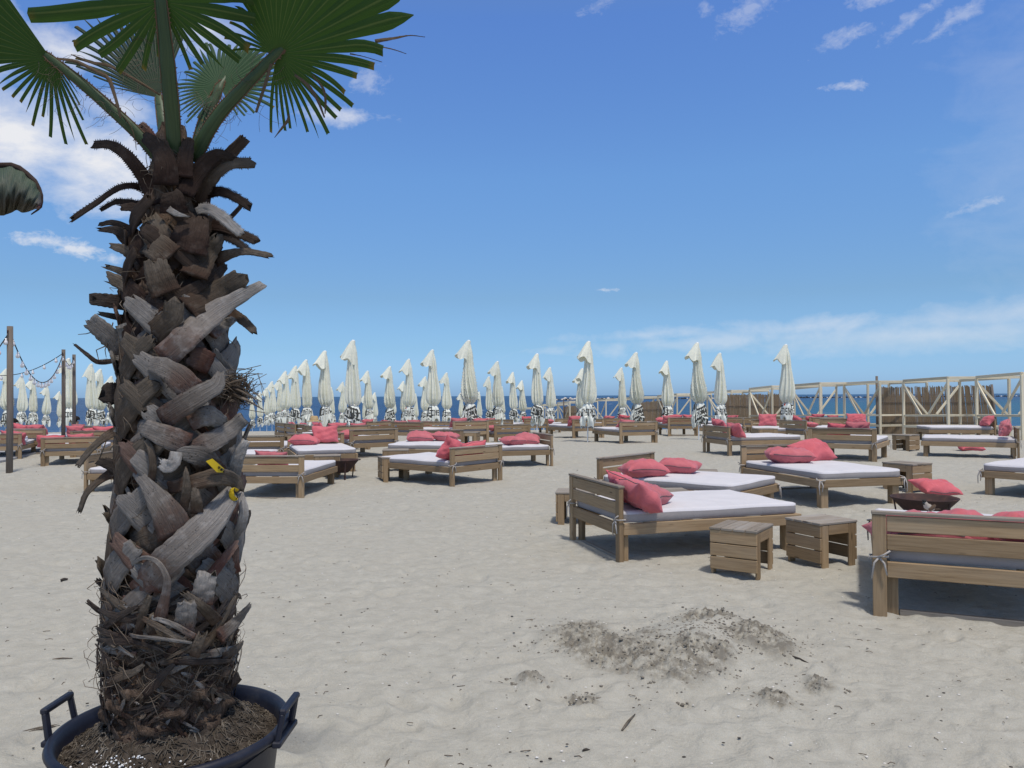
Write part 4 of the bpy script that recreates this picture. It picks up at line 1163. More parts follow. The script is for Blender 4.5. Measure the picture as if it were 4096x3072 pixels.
for s_ in (-1, 1):
    mb = MB(); blob(mb, (-.012, s_*.024, .06), (.046, .011, .02), .45); mb.obj('wing', mbk, o)
    mb = MB(); mb.tube([(.005, s_*.012, .04), (.0, s_*.012, .018), (.006, s_*.012, .002), (.022, s_*.014, .0)], [.004, .0025, .0022, .0015], 5); mb.obj('leg', mdk, o)
mb = MB(); mb.beam((-.05, 0, .042), (-.125, 0, .038), .02, .005); mb.obj('tail', mbk, o, smooth=False)
mb = MB(); mb.tube([(.064, 0, .108), (.082, 0, .104)], [.006, .0008], 6); mb.obj('beak', mdk, o)
# ------------------------------------------------------------------ palm in its tub
PY = 2.61
pc = at(672, 2880, PY); PX = -1.139
POT = thing('plant_tub', 'big dark navy plastic tub with two loop handles holding the palm, lower left corner', 'plant tub', (PX, PY, 0))
mpot, nt, b = newmat('navy_plastic', (.014, .016, .028), .5, .35); t = NT(nt)
t.l.new(t.mix(t.maprange(t.noise(t.coord(), 14, 5, .65), .5, .75, 0, .5), (.013, .015, .027), (.05, .05, .055)), b.inputs['Base Color']); t.bump(t.noise(t.coord(), 60, 3), .08, .01, b)
mb = MB(); mb.lathe([(.0, .0), (.29, .0), (.30, .01), (.342, .362), (.348, .372), (.368, .378), (.376, .393), (.37, .407), (.357, .41), (.346, .402), (.338, .375), (.32, .24), (.0, .23)], 72)
mb.obj('tub', mpot, POT)
for ang in (R(-1), R(179)):
    mb = MB(); ca, sa = math.cos(ang), math.sin(ang)
    def hp(tg, z, out): return Vector((ca*(.372+out)-sa*tg, sa*(.372+out)+ca*tg, z))
    for tg in (-.075, .075):
        mb.beam(hp(tg, .373, 0), hp(tg*.92, .472, .018), .022, .018, bev=.004)
    mb.beam(hp(-.08, .477, .02), hp(.08, .477, .02), .024, .02, bev=.005)
    mb.beam(hp(-.095, .378, .004), hp(.095, .378, .004), .03, .02, bev=.004)
    mb.obj('handle', mpot, POT, smooth=False)
# soil
msoil, nt, b = newmat('potting_soil', (.08, .065, .05), .95, .1); t = NT(nt)
t.l.new(t.ramp(t.noise(t.coord(), 40, 5, .7), [(.3, (.035, .027, .02)), (.6, (.095, .078, .062)), (.8, (.17, .15, .125))]), b.inputs['Base Color']); t.bump(t.noise(t.coord(), 70, 4, .7), .9, .02, b)
mb = MB(); pr = [(.001, .455), (.1, .453), (.19, .44), (.22, .42), (.26, .388), (.30, .365), (.345, .35)]
mb.lathe(pr, 64, fn=lambda q, i, j, a: q+Vector((0, 0, rnd.uniform(-.006, .008)))); SOIL = mb.obj('soil', msoil, POT)
mroot, nt, b = newmat('dry_root', (.24, .2, .155), .9, .1); t = NT(nt); t.l.new(t.ramp(t.noise(t.coord(), 18, 3), [(.3, (.05, .04, .03)), (.55, (.125, .105, .082)), (.8, (.25, .22, .18))]), b.inputs['Base Color'])
def soilz(r_): return float(np.interp(r_, [0, .1, .19, .22, .26, .30, .345], [.455, .453, .44, .42, .388, .365, .35]))
mb = MB(); rs = random.Random(4)
for i in range(1500):
    a = rs.uniform(0, 6.283); r_ = .335*math.sqrt(rs.uniform(.2, 1)); x, y = r_*math.cos(a), r_*math.sin(a); z = soilz(r_)+rs.uniform(-.004, .012)
    L = rs.uniform(.015, .055); dr = rs.uniform(0, 6.283); cv = rs.uniform(-1.6, 1.6); P_ = []
    for k in range(4):
        P_.append((x, y, soilz(math.hypot(x, y))+.003+rs.uniform(-.003, .009))); x += math.cos(dr)*L/3; y += math.sin(dr)*L/3; dr += cv/3
    if max(p[0]**2+p[1]**2 for p in P_) < .335**2: mb.tube(P_, rs.uniform(.0009, .0022), 4)
tag(mb.obj('root_litter', mroot, POT), kind='stuff')
mb = MB()
for i in range(150):
    a = rs.gauss(-1.75, .3); r_ = rs.uniform(.24, .33); blob(mb, (r_*math.cos(a), r_*math.sin(a), soilz(r_)+rs.uniform(0, .01)), (rs.uniform(.002, .0045),)*3, n=1)
mper, _, _ = newmat('perlite', (.75, .75, .73), .9); tag(mb.obj('perlite', mper, POT), kind='stuff')

PALM = thing('palm_tree', 'potted fan palm in the left foreground with shaggy trunk of crossed dead leaf stubs', 'palm tree', (PX, PY, .3))
PB = Vector((PX, PY, .3))
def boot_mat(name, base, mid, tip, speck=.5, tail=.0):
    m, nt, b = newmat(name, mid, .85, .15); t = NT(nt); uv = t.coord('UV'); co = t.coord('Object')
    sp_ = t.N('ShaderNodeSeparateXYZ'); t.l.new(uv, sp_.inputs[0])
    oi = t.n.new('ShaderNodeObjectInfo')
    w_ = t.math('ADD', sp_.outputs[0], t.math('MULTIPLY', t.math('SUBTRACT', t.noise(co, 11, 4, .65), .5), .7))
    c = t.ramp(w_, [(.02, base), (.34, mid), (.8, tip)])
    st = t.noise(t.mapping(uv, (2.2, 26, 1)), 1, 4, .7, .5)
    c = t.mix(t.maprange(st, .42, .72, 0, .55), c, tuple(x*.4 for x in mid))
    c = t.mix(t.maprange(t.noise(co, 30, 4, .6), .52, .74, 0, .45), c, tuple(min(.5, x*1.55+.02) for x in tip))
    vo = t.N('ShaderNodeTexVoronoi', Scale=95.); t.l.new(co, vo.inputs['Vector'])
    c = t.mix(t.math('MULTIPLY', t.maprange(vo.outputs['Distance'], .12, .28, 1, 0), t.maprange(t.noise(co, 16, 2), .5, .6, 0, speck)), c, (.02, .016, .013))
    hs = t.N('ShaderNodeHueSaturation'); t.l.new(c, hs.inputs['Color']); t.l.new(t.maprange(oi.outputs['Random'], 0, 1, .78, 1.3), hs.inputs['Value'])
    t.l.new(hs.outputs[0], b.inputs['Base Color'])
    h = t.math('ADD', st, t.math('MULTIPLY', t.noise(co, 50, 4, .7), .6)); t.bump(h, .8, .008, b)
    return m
M['boot_g'] = boot_mat('grey_leaf_stub', (.11, .056, .04), (.155, .133, .115), (.205, .19, .175), .8)
M['boot_t'] = boot_mat('tan_leaf_stub', (.06, .035, .024), (.088, .065, .047), (.112, .092, .072), .3)
M['boot_b'] = boot_mat('brown_leaf_stub', (.03, .016, .012), (.038, .023, .017), (.048, .034, .026), .15)  # tan and brown stubs darkened: the palm's shade is put into their colour
M['boot_r'] = boot_mat('reddish_leaf_stub', (.10, .042, .03), (.12, .06, .044), (.15, .10, .08), .2)
M['boot_p'] = boot_mat('pale_leaf_stub', (.2, .18, .16), (.27, .25, .23), (.34, .32, .3), .3)
M['boot_d'] = boot_mat('dark_leaf_stub', (.035, .022, .017), (.045, .033, .027), (.055, .044, .037), .2)
mcore, nt, b = newmat('fibrous_trunk', (.05, .035, .025), .95, .1); t = NT(nt); co = t.coord()
f_ = t.noise(t.mapping(co, (30, 30, 7)), 1, 5, .7, 1.5)
t.l.new(t.ramp(f_, [(.3, (.04, .027, .019)), (.55, (.13, .09, .064)), (.78, (.24, .185, .14))]), b.inputs['Base Color']); t.bump(f_, .9, .02, b)
mfib, nt, b = newmat('dead_fibre', (.12, .095, .075), .9, .1); t = NT(nt); t.l.new(t.ramp(t.noise(t.coord(), 9, 3), [(.3, (.07, .052, .038)), (.55, (.155, .125, .097)), (.8, (.27, .23, .19))]), b.inputs['Base Color'])

# trunk axis: picture row -> centre column and radius of the bare core
AXY = [480, 560, 700, 900, 1200, 1500, 2000, 2400, 2700, 2900, 3000]; AXX = [690, 690, 690, 692, 698, 708, 706, 690, 684, 682, 682]; AXR = [35, 58, 82, 108, 148, 184, 205, 222, 236, 226, 220]
MPX = PY/F
def axis(py): return float(np.interp(py, AXY, AXX)), float(np.interp(py, AXY, AXR))
mb = MB(); rows = list(range(500, 2921, 22)); vs = []; n = 72; uvs = []
for i, py in enumerate(rows):
    ax_, rr = axis(py); c = at(ax_, py, PY)-PB
    for j in range(n):
        a = 2*math.pi*j/n; r_ = rr*MPX*(1+.06*math.sin(a*5+i*.8)+.05*math.sin(a*8-i*1.3)+rnd.uniform(-.05, .05))
        vs.append((c.x+r_*math.cos(a), c.y+r_*math.sin(a), c.z)); uvs.append((a, c.z))
mb.add(vs, [(i*n+j, i*n+(j+1) % n, (i+1)*n+(j+1) % n, (i+1)*n+j) for i in range(len(rows)-1) for j in range(n)], uvs)
TRUNK = mb.obj('trunk', mcore, PALM)

def surf(px, py, d):
    """picture point -> world point d metres proud of the core surface (or of the axis plane beside it)"""
    ax_, rr = axis(py); dx = (px-ax_)*MPX; r_ = rr*MPX
    s_ = math.sqrt(max(0, r_*r_-dx*dx))
    return at(px, py, PY-s_-d)
WK = 1.0; FACE = .8
def strip(mb, pts, ws, th=.010, camber=.18, teeth=0, n=16, seed=0, ragged=.012, roll=0.0, axisc=None, mi=0):
    """a tapering, dished leaf stub along pts (world), ws widths"""
    rs = random.Random(seed); C = cat_rom([tuple(p) for p in pts], n); W = np.interp(np.linspace(0, 1, n), np.linspace(0, 1, len(ws)), ws)
    m = 7; vs = []; uvs = []; Nprev = None; edges = ([], [])
    js = [-1, -.72, -.36, 0, .36, .72, 1]; RG = [rs.uniform(-1, 1)*(1 if q % 2 else .5) for q in range(7)]; CR = [rs.uniform(-.0035, .0035) for q in range(7)]
    for i in range(n):
        P = Vector(C[i]); T = (Vector(C[min(i+1, n-1)])-Vector(C[max(i-1, 0)])).normalized()
        if axisc is not None:
            A = Vector((axisc.x, axisc.y, P.z)); rad = (P-A); rad = rad.normalized() if rad.length > .01 else Vector((0, -1, 0))
        else: rad = Vector((0, -1, 0))
        hint = (rad*FACE+Vector((.08, -.9, .1))).normalized()
        N = hint-T*hint.dot(T)
        N = N.normalized() if N.length > .05 else (Nprev or Vector((0, -1, 0)))
        if Nprev is not None:
            N = (N+Nprev*.8); N = (N-T*N.dot(T)).normalized()
        Nprev = N
        if roll: N = Matrix.Rotation(roll*i/(n-1), 3, T) @ N
        Bv = T.cross(N); w_ = W[i]*(1+rs.uniform(-.06, .06))*WK
        for k, j in enumerate(js):
            rag = T*(RG[k]*ragged*(1 if i == n-1 else .3 if i == n-2 else 0))+N*(CR[k]*min(1., w_/.05)*(.4+.6*math.sin(i*.9+seed)))
            vs.append(P+Bv*(w_/2*j)+N*(camber*w_*(1-j*j))+rag+N*rs.uniform(-.0015, .0015)); uvs.append((i/(n-1), j*w_*4+seed))
        for k, j in enumerate(reversed(js)):
            rag = T*(RG[6-k]*ragged*(1 if i == n-1 else .3 if i == n-2 else 0))
            vs.append(P+Bv*(w_/2*j*.985)+N*(camber*w_*(1-j*j)-th*(1-.75*j*j))+rag); uvs.append((i/(n-1), j*w_*4+seed))
        edges[0].append((P-Bv*(w_/2), -Bv, T, N)); edges[1].append((P+Bv*(w_/2), Bv, T, N))
    K = 14; fs = [(i*K+k, (i+1)*K+k, (i+1)*K+(k+1) % K, i*K+(k+1) % K) for i in range(n-1) for k in range(K)]
    fs.append(tuple(range(K))); fs.append(tuple((n-1)*K+k for k in reversed(range(K))))
    mb.add(vs, fs, uvs, mi)
    if teeth:
        for e in edges:
            for i in range(2, n-1):
                for h_ in (0, .5):
                    a, o, T, N = e[i]; b2 = e[min(i+1, n-1)][0]; q = a.lerp(b2, h_); s_ = rs.uniform(.5, 1.2)*teeth
                    tip = q+o*s_+T*s_*.35
                    mb.add([q-T*s_*.4, q+T*s_*.4, q+N*s_*.2, tip], [(0, 1, 3), (1, 2, 3), (2, 0, 3)], [(i/(n-1), 0)]*4, mi)
ZO = {1: (250, 480, 2.304), 2: (300, 1080, 2.911), 3: (300, 1560, 2.911), 4: (300, 2050, 2.911)}
# zoom | points x,y,proud(cm) | widths | look | teeth
BT = """
1|850,780,2 790,600,5 680,430,8 560,300,9 430,225,9 285,228,7|150 135 115 95 80 70|b|1
1|790,690,-6 700,615,-2 560,608,2 430,670,3 300,765,4 90,905,4|60 60 55 55 55 50|b|1
1|810,850,-6 700,775,-2 500,752,0 345,822,1|60 55 45 35|b|1
1|860,980,3 770,870,6 650,805,7 520,808,8|160 130 80 55|b|0
1|950,600,4 945,400,6 880,260,6 770,160,5|210 200 150 110|b|0
1|840,200,-4 780,110,-5 715,50,-5|95 85 65|r|1
1|1110,520,4 1135,320,5 1165,165,3|160 130 90|b|0
1|1120,680,3 1200,540,6 1320,395,7 1440,315,6 1580,345,4|170 165 130 110 30|b|1
1|1250,760,1 1310,620,3 1420,490,4 1560,405,4 1745,395,3|105 100 92 90 100|t|1
1|1300,690,-4 1440,655,0 1580,705,2 1722,795,3|95 90 80 75|b|1
1|1230,840,5 1340,815,8 1470,890,9 1560,975,9 1650,1045,8|60 85 95 85 70|p|1
1|1320,960,0 1500,990,3 1640,1050,3 1795,1118,3|110 100 85 70|b|1
1|1320,1070,0 1480,1065,3 1620,1130,4 1720,1215,4|85 80 65 45|d|1
1|1400,1290,2 1560,1230,5 1700,1212,5 1900,1246,5|140 80 60 55|t|0
1|1150,1220,3 1190,1040,4.5 1230,880,4|330 290 200|b|0
1|1030,860,5 1015,740,7 995,660,7|230 210 150|b|0
1|975,818,8 1050,862,9 1150,885,8|55 50 12|p|0
1|760,1100,-3 580,985,0 450,945,1 340,962,1|80 65 50 38|d|0
1|770,1200,0 600,1080,3 480,1015,4 350,1008,4|140 100 75 40|d|0
1|910,1140,5 850,1020,7 790,930,7|230 225 190|t|0
1|840,1440,2 710,1300,5 580,1200,7 450,1162,7|175 140 95 55|t|0
1|980,1270,6 880,1180,8 780,1120,8|260 240 220|t|0
1|960,1600,6 890,1440,9 845,1290,10|250 220 185|t|0
1|1210,1430,4 1320,1240,7 1440,1095,7|230 190 120|t|0
1|700,1510,-3 560,1405,0 405,1350,1|95 70 45|t|0
2|1000,470,5 760,300,8 560,165,9 375,75,9|200 180 150 125|t|0
2|680,400,-3 450,365,2 205,335,4|190 165 135|d|0
2|560,560,-4 400,530,0 255,500,2|80 65 40|t|0
2|600,1000,1 410,790,4 165,575,6|250 240 190|g|0
2|700,1000,5 645,810,8 595,635,9|200 240 270|g|0
2|850,820,5 1000,660,7 1130,540,9 1160,330,11|300 240 230 190|t|0
2|1310,430,5 1650,270,7 1950,80,8|260 260 220|t|0
2|1020,1040,5 1300,770,8 1600,510,9 1850,350,8 2165,175,6|290 280 260 170 105|g|0
2|1800,480,-2 1950,580,1 2080,700,2|125 110 85|t|0
2|1590,740,3 1720,650,4 1810,590,4|150 130 100|g|0
2|1370,1420,6 1190,1240,8 990,1120,9 720,1065,8 460,1015,5|280 250 200 120 45|g|0
2|500,1045,2 270,1072,3 120,970,3 0,875,2|60 55 40 22|d|0
2|1590,1100,4 1440,1030,5 1310,1000,4|230 260 160|r|0
2|1760,1380,0 1745,1190,2 1610,950,3|150 150 110|g|0
2|590,1450,0 450,1440,3 335,1425,4|170 250 225|d|0
2|600,1500,3 600,1290,5 640,1080,5|120 160 120|g|0
2|820,1590,4 830,1390,6 800,1230,5|300 280 220|r|0
3|1000,350,6 1240,190,9 1480,40,10 1640,-60,10 1690,-200,9|230 225 210 190 90|g|0
3|1330,390,4 1540,300,6 1740,390,5|170 230 150|g|0
3|1290,710,5 1560,610,8 1800,470,8 1980,310,6|110 240 180 150|g|0
3|1320,640,6 1060,540,9 810,440,9 600,430,7 480,470,6|250 240 170 110 80|g|0
3|520,450,5 350,545,7 180,690,7 15,895,6|110 95 80 65|t|0
3|820,350,4 680,240,6 560,130,5|200 260 190|g|0
3|1750,930,5 1520,790,8 1290,740,9 1165,765,8|50 215 160 80|g|0
3|1180,720,10 1150,840,11 1070,890,11 985,840,10|120 130 140 100|p|0
3|880,1080,7 905,880,9 880,690,10 815,565,9|75 75 70 50|t|0
3|1830,1000,2 1890,800,4 1985,605,4|180 150 95|p|0
3|1080,1140,6 1400,1070,9 1660,1010,11 1860,1060,11 1910,1160,9|130 160 190 150 100|t|0
3|1190,1680,6 1060,1420,9 900,1200,10 750,1010,10 480,770,10|390 310 190 110 35|g|0
3|830,1190,4 620,1010,7 440,880,8 300,840,8|130 150 150 90|d|0
3|440,960,5 290,1050,6 130,1200,6 50,1395,5|120 85 70 58|t|0
4|740,960,5 1000,640,8 1300,370,9 1600,80,9 1860,-270,7|290 340 330 310 170|g|0
4|1030,210,4 760,350,6 540,450,5|290 270 190|t|0
4|1820,340,0 1930,160,3 1965,-20,4 1930,-230,3|90 110 110 55|p|0
4|1590,720,4 1750,520,6 1890,350,5|115 100 75|r|0
4|990,1250,7 1055,950,10 1065,760,12 960,580,13 800,525,13 660,610,11 600,715,8|140 90 62 50 40 36 30|g|0
4|1480,1070,7 1500,900,9 1540,720,10|210 215 190|g|0
4|1270,1370,7 1290,1200,9 1305,1050,10|200 205 185|g|0
4|560,1000,1 530,800,4 560,620,4|230 190 130|g|0
4|690,1180,7 950,1320,9 1290,1500,8|45 60 55|t|0
4|1410,1460,8 1150,1310,9 880,1215,8|65 55 40|g|0
4|1690,1440,4 1850,1300,6 2025,1095,6|165 125 55|g|0
4|1660,1280,6 1500,1120,8 1290,950,8|135 105 70|t|0
4|720,1440,6 800,1160,8 865,975,8|95 85 60|t|0
4|430,1340,-3 330,1200,1 155,1055,3|65 55 45|d|0
4|440,1240,-4 410,1000,0 375,695,2|110 95 70|d|0
4|410,940,-2 340,870,1 262,795,2|75 75 70|d|0
4|440,1290,2 650,1430,8 950,1465,10 1360,1520,9|28 34 34 28|g|0
4|1390,1680,8 1430,1540,10 1480,1420,11|100 105 90|t|0
4|1900,700,0 1870,560,2 1880,420,3|70 80 60|r|0
4|640,1440,5 620,1340,7 610,1290,7|60 50 40|g|0
4|900,1430,6 870,1330,8 890,1220,8|90 70 50|t|0
4|1000,760,4 870,800,6 720,900,6|300 280 160|r|0
4|1650,300,2 1700,150,3 1760,60,3|90 110 60|d|0
3|1250,1420,6 1300,1180,9 1290,960,10|90 95 55|t|0
3|1420,1440,6 1410,1280,9 1390,1130,9|130 110 60|t|0
3|620,1560,2 700,1420,4 850,1330,4|300 330 250|t|0
3|600,1300,1 680,1200,3 820,1130,3|200 230 150|g|0
"""
AXC = Vector((PX, PY, 0)); TEETH = .0065; CAMB = .05; WK = 1.0
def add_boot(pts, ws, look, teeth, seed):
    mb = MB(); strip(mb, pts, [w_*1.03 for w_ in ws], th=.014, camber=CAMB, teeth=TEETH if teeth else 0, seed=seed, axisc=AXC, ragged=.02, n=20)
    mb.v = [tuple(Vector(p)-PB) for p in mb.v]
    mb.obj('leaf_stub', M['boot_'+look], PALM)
sd_ = 0; FACE = .35
for ln in BT.strip().splitlines():
    z, ps, ws, look, te = ln.split('|'); ox, oy, sc_ = ZO[int(z)]; sd_ += 1
    pts = []
    for p in ps.split():
        x, y, d_ = [float(q) for q in p.split(',')]; pts.append(surf(ox+x/sc_, oy+y/sc_, d_/100*.8+.012))
    add_boot(pts, [float(w_)/sc_*MPX for w_ in ws.split()], look, te == '1', sd_)
FACE = 3.
# the weave of older stubs lying flat under the sharper ones, all round the trunk
rs = random.Random(63); mb = MB(); k_ = 0
for ring in range(15):
    py = 1010+ring*98; ax_, rr = axis(py); r_ = rr*MPX; c = at(ax_, py, PY); nst = 7 if ring > 3 else 6
    for i in range(nst):
        a = 6.283*(i+.5*(ring % 2))/nst+rs.uniform(-.12, .12); sw = 1 if (i+ring) % 2 else -1; L = rs.uniform(.2, .3); pts = []; k_ += 1
        for k in range(5):
            q = k/4; aa = a+sw*(q-.3)*L*.75/r_; rad = r_+.008+.013*math.sin(q*3)+(.03*q**3); pts.append(Vector((c.x+rad*math.cos(aa), c.y+rad*math.sin(aa), c.z+L*.75*(q-.3))))
        w_ = rs.uniform(.075, .105) if ring > 3 else rs.uniform(.06, .08)
        strip(mb, pts, [w_, w_*1.05, w_*.95, w_*.8, w_*.55], th=.01, camber=.05, seed=700+k_, n=14, axisc=AXC, ragged=.018, mi=(2 if ring < 4 else rs.choice((0, 0, 0, 1, 1, 3))))
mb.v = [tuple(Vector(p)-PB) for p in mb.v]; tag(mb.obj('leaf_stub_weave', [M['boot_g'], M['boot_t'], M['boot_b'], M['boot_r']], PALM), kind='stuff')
# stubs round the back and flanks of the trunk
rs = random.Random(21)
for i in range(17):
    py = 800+i*118; ax_, rr = axis(py); c = at(ax_, py, PY); r_ = rr*MPX
    a = R(20+140*((i*.618) % 1)); sw = (1 if i % 2 else -1)*rs.uniform(.1, .7); L = rs.uniform(.2, .32); pts = []
    for k in range(4):
        q = k/3; aa = a+sw*q*.5; rad = r_+.012+q*q*(.04+(.1 if py < 1300 else .02)); pts.append(Vector((c.x+rad*math.cos(aa), c.y+rad*math.sin(aa), c.z+L*(q-.2))))
    add_boot(pts, [.085, .085, .075, .055], 'b' if py < 1200 else rs.choice('gtg'), py < 1100, 400+i)
rs = random.Random(35)
mb = MB()
for i in range(46):
    py = rs.uniform(2330, 2640); ax_, rr = axis(py); r_ = rr*MPX; c = at(ax_, py, PY); a = rs.uniform(-2.9, -.25); sw = (1 if i % 2 else -1); L = rs.uniform(.12, .26); dz_ = rs.uniform(-.35, .75); pts = []; w_ = rs.uniform(.010, .03)
    for k in range(4):
        q = k/3; aa = a+sw*q*L*rs.uniform(.85, 1.0)/r_*math.sqrt(max(.1, 1-dz_*dz_)); rad = r_+.016+.006*(i % 3)+.01*q*q; pts.append(Vector((c.x+rad*math.cos(aa), c.y+rad*math.sin(aa), c.z+dz_*L*(q-.4))))
    strip(mb, pts, [w_, w_*1.1, w_, w_*.5], th=.004, camber=.06, seed=i+900, n=12, axisc=AXC, mi=i % 3, ragged=.01)
mb.v = [tuple(Vector(p)-PB) for p in mb.v]; tag(mb.obj('bark_strips', [M['boot_g'], M['boot_t'], M['boot_d']], PALM), kind='stuff')
# small broken bits and fibre on the lower trunk and in the gaps
mb = MB(); mats_ = [M['boot_g'], M['boot_t'], M['boot_b'], M['boot_d'], M['boot_r']]
for i in range(420):
    py = rs.uniform(2420, 2870) if i < 330 else rs.uniform(1300, 2400); ax_, rr = axis(py); r_ = rr*MPX; c = at(ax_, py, PY); a = rs.uniform(-math.pi, 0) if rs.random() < .8 else rs.uniform(0, math.pi)
    L = rs.uniform(.03, .10); dirz = rs.uniform(-.9, .9) if py > 2600 else rs.uniform(-.2, 1); sw = rs.choice((-1, 1))*rs.uniform(.2, 1); pts = []
    out = rs.uniform(.0, .010)
    for k in range(4):
        q = k/3; aa = a+sw*q*L/r_; rad = r_+.004+out*q*q+.006; pts.append(Vector((c.x+rad*math.cos(aa), c.y+rad*math.sin(aa), c.z+dirz*L*(q-.3))))
    strip(mb, pts, [rs.uniform(.006, .02)]*3+[.004], th=.003, camber=.08, seed=i, n=7, axisc=AXC, mi=rs.choice((1, 1, 2, 2, 2, 3, 3, 0)), ragged=.004)
mb.v = [tuple(Vector(p)-PB) for p in mb.v]; tag(mb.obj('bark_flakes', mats_, PALM), kind='stuff')
mb = MB()
for i in range(800):
    py = rs.uniform(2280, 2700) if i < 500 else rs.uniform(620, 2400); ax_, rr = axis(py); r_ = rr*MPX; c = at(ax_, py, PY); a = rs.uniform(-3.3, .15)
    L = rs.uniform(.04, .13); dz = rs.uniform(-1, 1); sw = rs.choice((-1, 1))*rs.uniform(.1, 1); out = rs.uniform(.002, .014) if rs.random() < .93 else rs.uniform(.03, .06); pts = []
    lift = rs.uniform(-.006, .018)
    for k in range(5):
        q = k/4; aa = a+sw*math.sin(q*1.5)*L/r_; rad = r_+.006+lift+out*math.sin(q*2.2); pts.append(Vector((c.x+rad*math.cos(aa), c.y+rad*math.sin(aa), c.z+dz*L*(q-.3)+rs.uniform(-.005, .005)))-PB)
    mb.tube(pts, [.001, .0013, .0012, .0009, .0004], 4, cap=False)
# tangled brush at the right flank
for i in range(120):
    x0, y0 = 870+rs.uniform(-20, 60), 1535+rs.uniform(-25, 45); pts = []
    for k in range(5): pts.append(surf(x0+k*rs.uniform(5, 38), y0+k*rs.uniform(-14, 22), .02+rs.uniform(-.02, .04))-PB)
    mb.tube(pts, .0013, 4, cap=False)
for (x0, y0, x1, y1) in [(925, 1570, 1055, 1640), (930, 1580, 1030, 1625), (925, 1550, 1010, 1590), (900, 1545, 990, 1512)]:
    mb.tube([surf(x0, y0, .05)-PB, surf((x0+x1)/2, (y0+y1)/2-4, .07)-PB, surf(x1, y1, .06)-PB], [.005, .004, .0015], 5)
# two dead hooked tendrils at the left
for P_ in [[(440, 1330), (390, 1322), (345, 1335), (312, 1338)], [(420, 1385), (385, 1400), (395, 1440), (430, 1435)], [(452, 1290), (440, 1340), (420, 1400), (425, 1430)], [(500, 1740), (470, 1650), (455, 1780), (440, 1800)], [(430, 1750), (400, 1830), (385, 1866)]]:
    mb.tube([surf(x, y, .04)-PB for x, y in P_], [.0022, .002, .0016, .001][:len(P_)], 5)
tag(mb.obj('trunk_fibre', mfib, PALM), kind='stuff')
# yellow numbered tape and strap
mtape, _, _ = newmat('yellow_tape', (.58, .4, .012), .6, .3); mink, _, _ = newmat('black_ink', (.01, .01, .01), .7)
TAPE = thing('tape_label', 'yellow tape with handwritten digits stuck on the palm trunk', 'label', (0, 0, 0))
def ZP(x, y, d_): return surf(780+x/6.636, 1780+y/6.636, d_)
mb = MB(); q = [(285, 430), (455, 360), (900, 740), (580, 725)]; vs = []
for i in range(9):
    for j in range(4):
        f1, f2 = i/8, j/3; a = [q[0][k]*(1-f2)+q[1][k]*f2 for k in (0, 1)]; b2 = [q[3][k]*(1-f2)+q[2][k]*f2 for k in (0, 1)]
        vs.append(ZP(a[0]*(1-f1)+b2[0]*f1, a[1]*(1-f1)+b2[1]*f1, .118))
mb.add(vs, [(i*4+j, i*4+j+1, (i+1)*4+j+1, (i+1)*4+j) for i in range(8) for j in range(3)]); mb.add([Vector(v)+Vector((0, .002, 0)) for v in vs], [(i*4+j, (i+1)*4+j, (i+1)*4+j+1, i*4+j+1) for i in range(8) for j in range(3)])
mb.obj('tape', mtape, TAPE)
mb = MB()
for st_ in [[(680, 590), (650, 580), (625, 572), (640, 600), (655, 612), (640, 625), (610, 605)], [(735, 640), (715, 625), (690, 630), (685, 660), (715, 675), (745, 665), (735, 640)], [(715, 625), (705, 655), (690, 680)], [(700, 650), (745, 655)], [(795, 700), (775, 688), (755, 695), (760, 715), (780, 722)], [(830, 725), (800, 722)]]:
    mb.tube([ZP(x, y, .121) for x, y in st_], .0013, 5)
mb.obj('handwriting', mink, TAPE)
mb = MB(); strip(mb, [ZP(1130, 1215, .10), ZP(1050, 1180, .115), ZP(975, 1230, .12), ZP(985, 1370, .118), ZP(1060, 1430, .11), ZP(1110, 1400, .1)], [.011, .013, .016, .018, .016, .010], th=.001, camber=.05, seed=3, n=18, ragged=.001); mb.obj('tape_end', mtape, TAPE)
mb = MB(); mb.tube([ZP(1050, 1150, .12), ZP(1040, 1250, .126), ZP(1105, 1300, .12), ZP(1125, 1400, .11), ZP(1040, 1510, .1)], .0018, 5); mb.obj('string', mink, TAPE)

# ------------------------------------------------------------------ fronds
def leaf_mat(name, c0, c1, rib):
    m, nt, b = newmat(name, c1, .6, .2); t = NT(nt); uv = t.coord('UV'); sp_ = t.N('ShaderNodeSeparateXYZ'); t.l.new(uv, sp_.inputs[0])
    c = t.ramp(t.noise(t.mapping(uv, (3, 40, 1)), 1, 3), [(.3, c0), (.7, c1)])
    e = t.math('ABSOLUTE', sp_.outputs[1])
    c = t.mix(t.maprange(e, .1, .0, 0, .75), c, rib)
    c = t.mix(t.math('MULTIPLY', t.maprange(sp_.outputs[0], .93, 1.0, 0, 1), t.maprange(t.noise(t.coord(), 7, 2), .5, .56, 0, .9)), c, (.22, .13, .03))
    t.l.new(c, b.inputs['Base Color'])
    tr = t.N('ShaderNodeBsdfTranslucent'); t.l.new(t.mix(1., c, (1.0, 1.25, .6), 'MULTIPLY'), tr.inputs['Color']); mx = t.N('ShaderNodeMixShader'); mx.inputs[0].default_value = .32
    t.l.new(b.outputs[0], mx.inputs[1]); t.l.new(tr.outputs[0], mx.inputs[2]); t.l.new(mx.outputs[0], nt.nodes['Material Output'].inputs['Surface']); return m
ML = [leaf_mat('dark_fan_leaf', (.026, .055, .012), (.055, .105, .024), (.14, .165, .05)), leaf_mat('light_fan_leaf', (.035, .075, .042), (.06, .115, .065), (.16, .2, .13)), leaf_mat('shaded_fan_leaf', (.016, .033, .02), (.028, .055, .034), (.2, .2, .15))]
MPET, nt, b = newmat('petiole', (.035, .06, .022), .5, .35); t = NT(nt); uv = t.coord('UV')
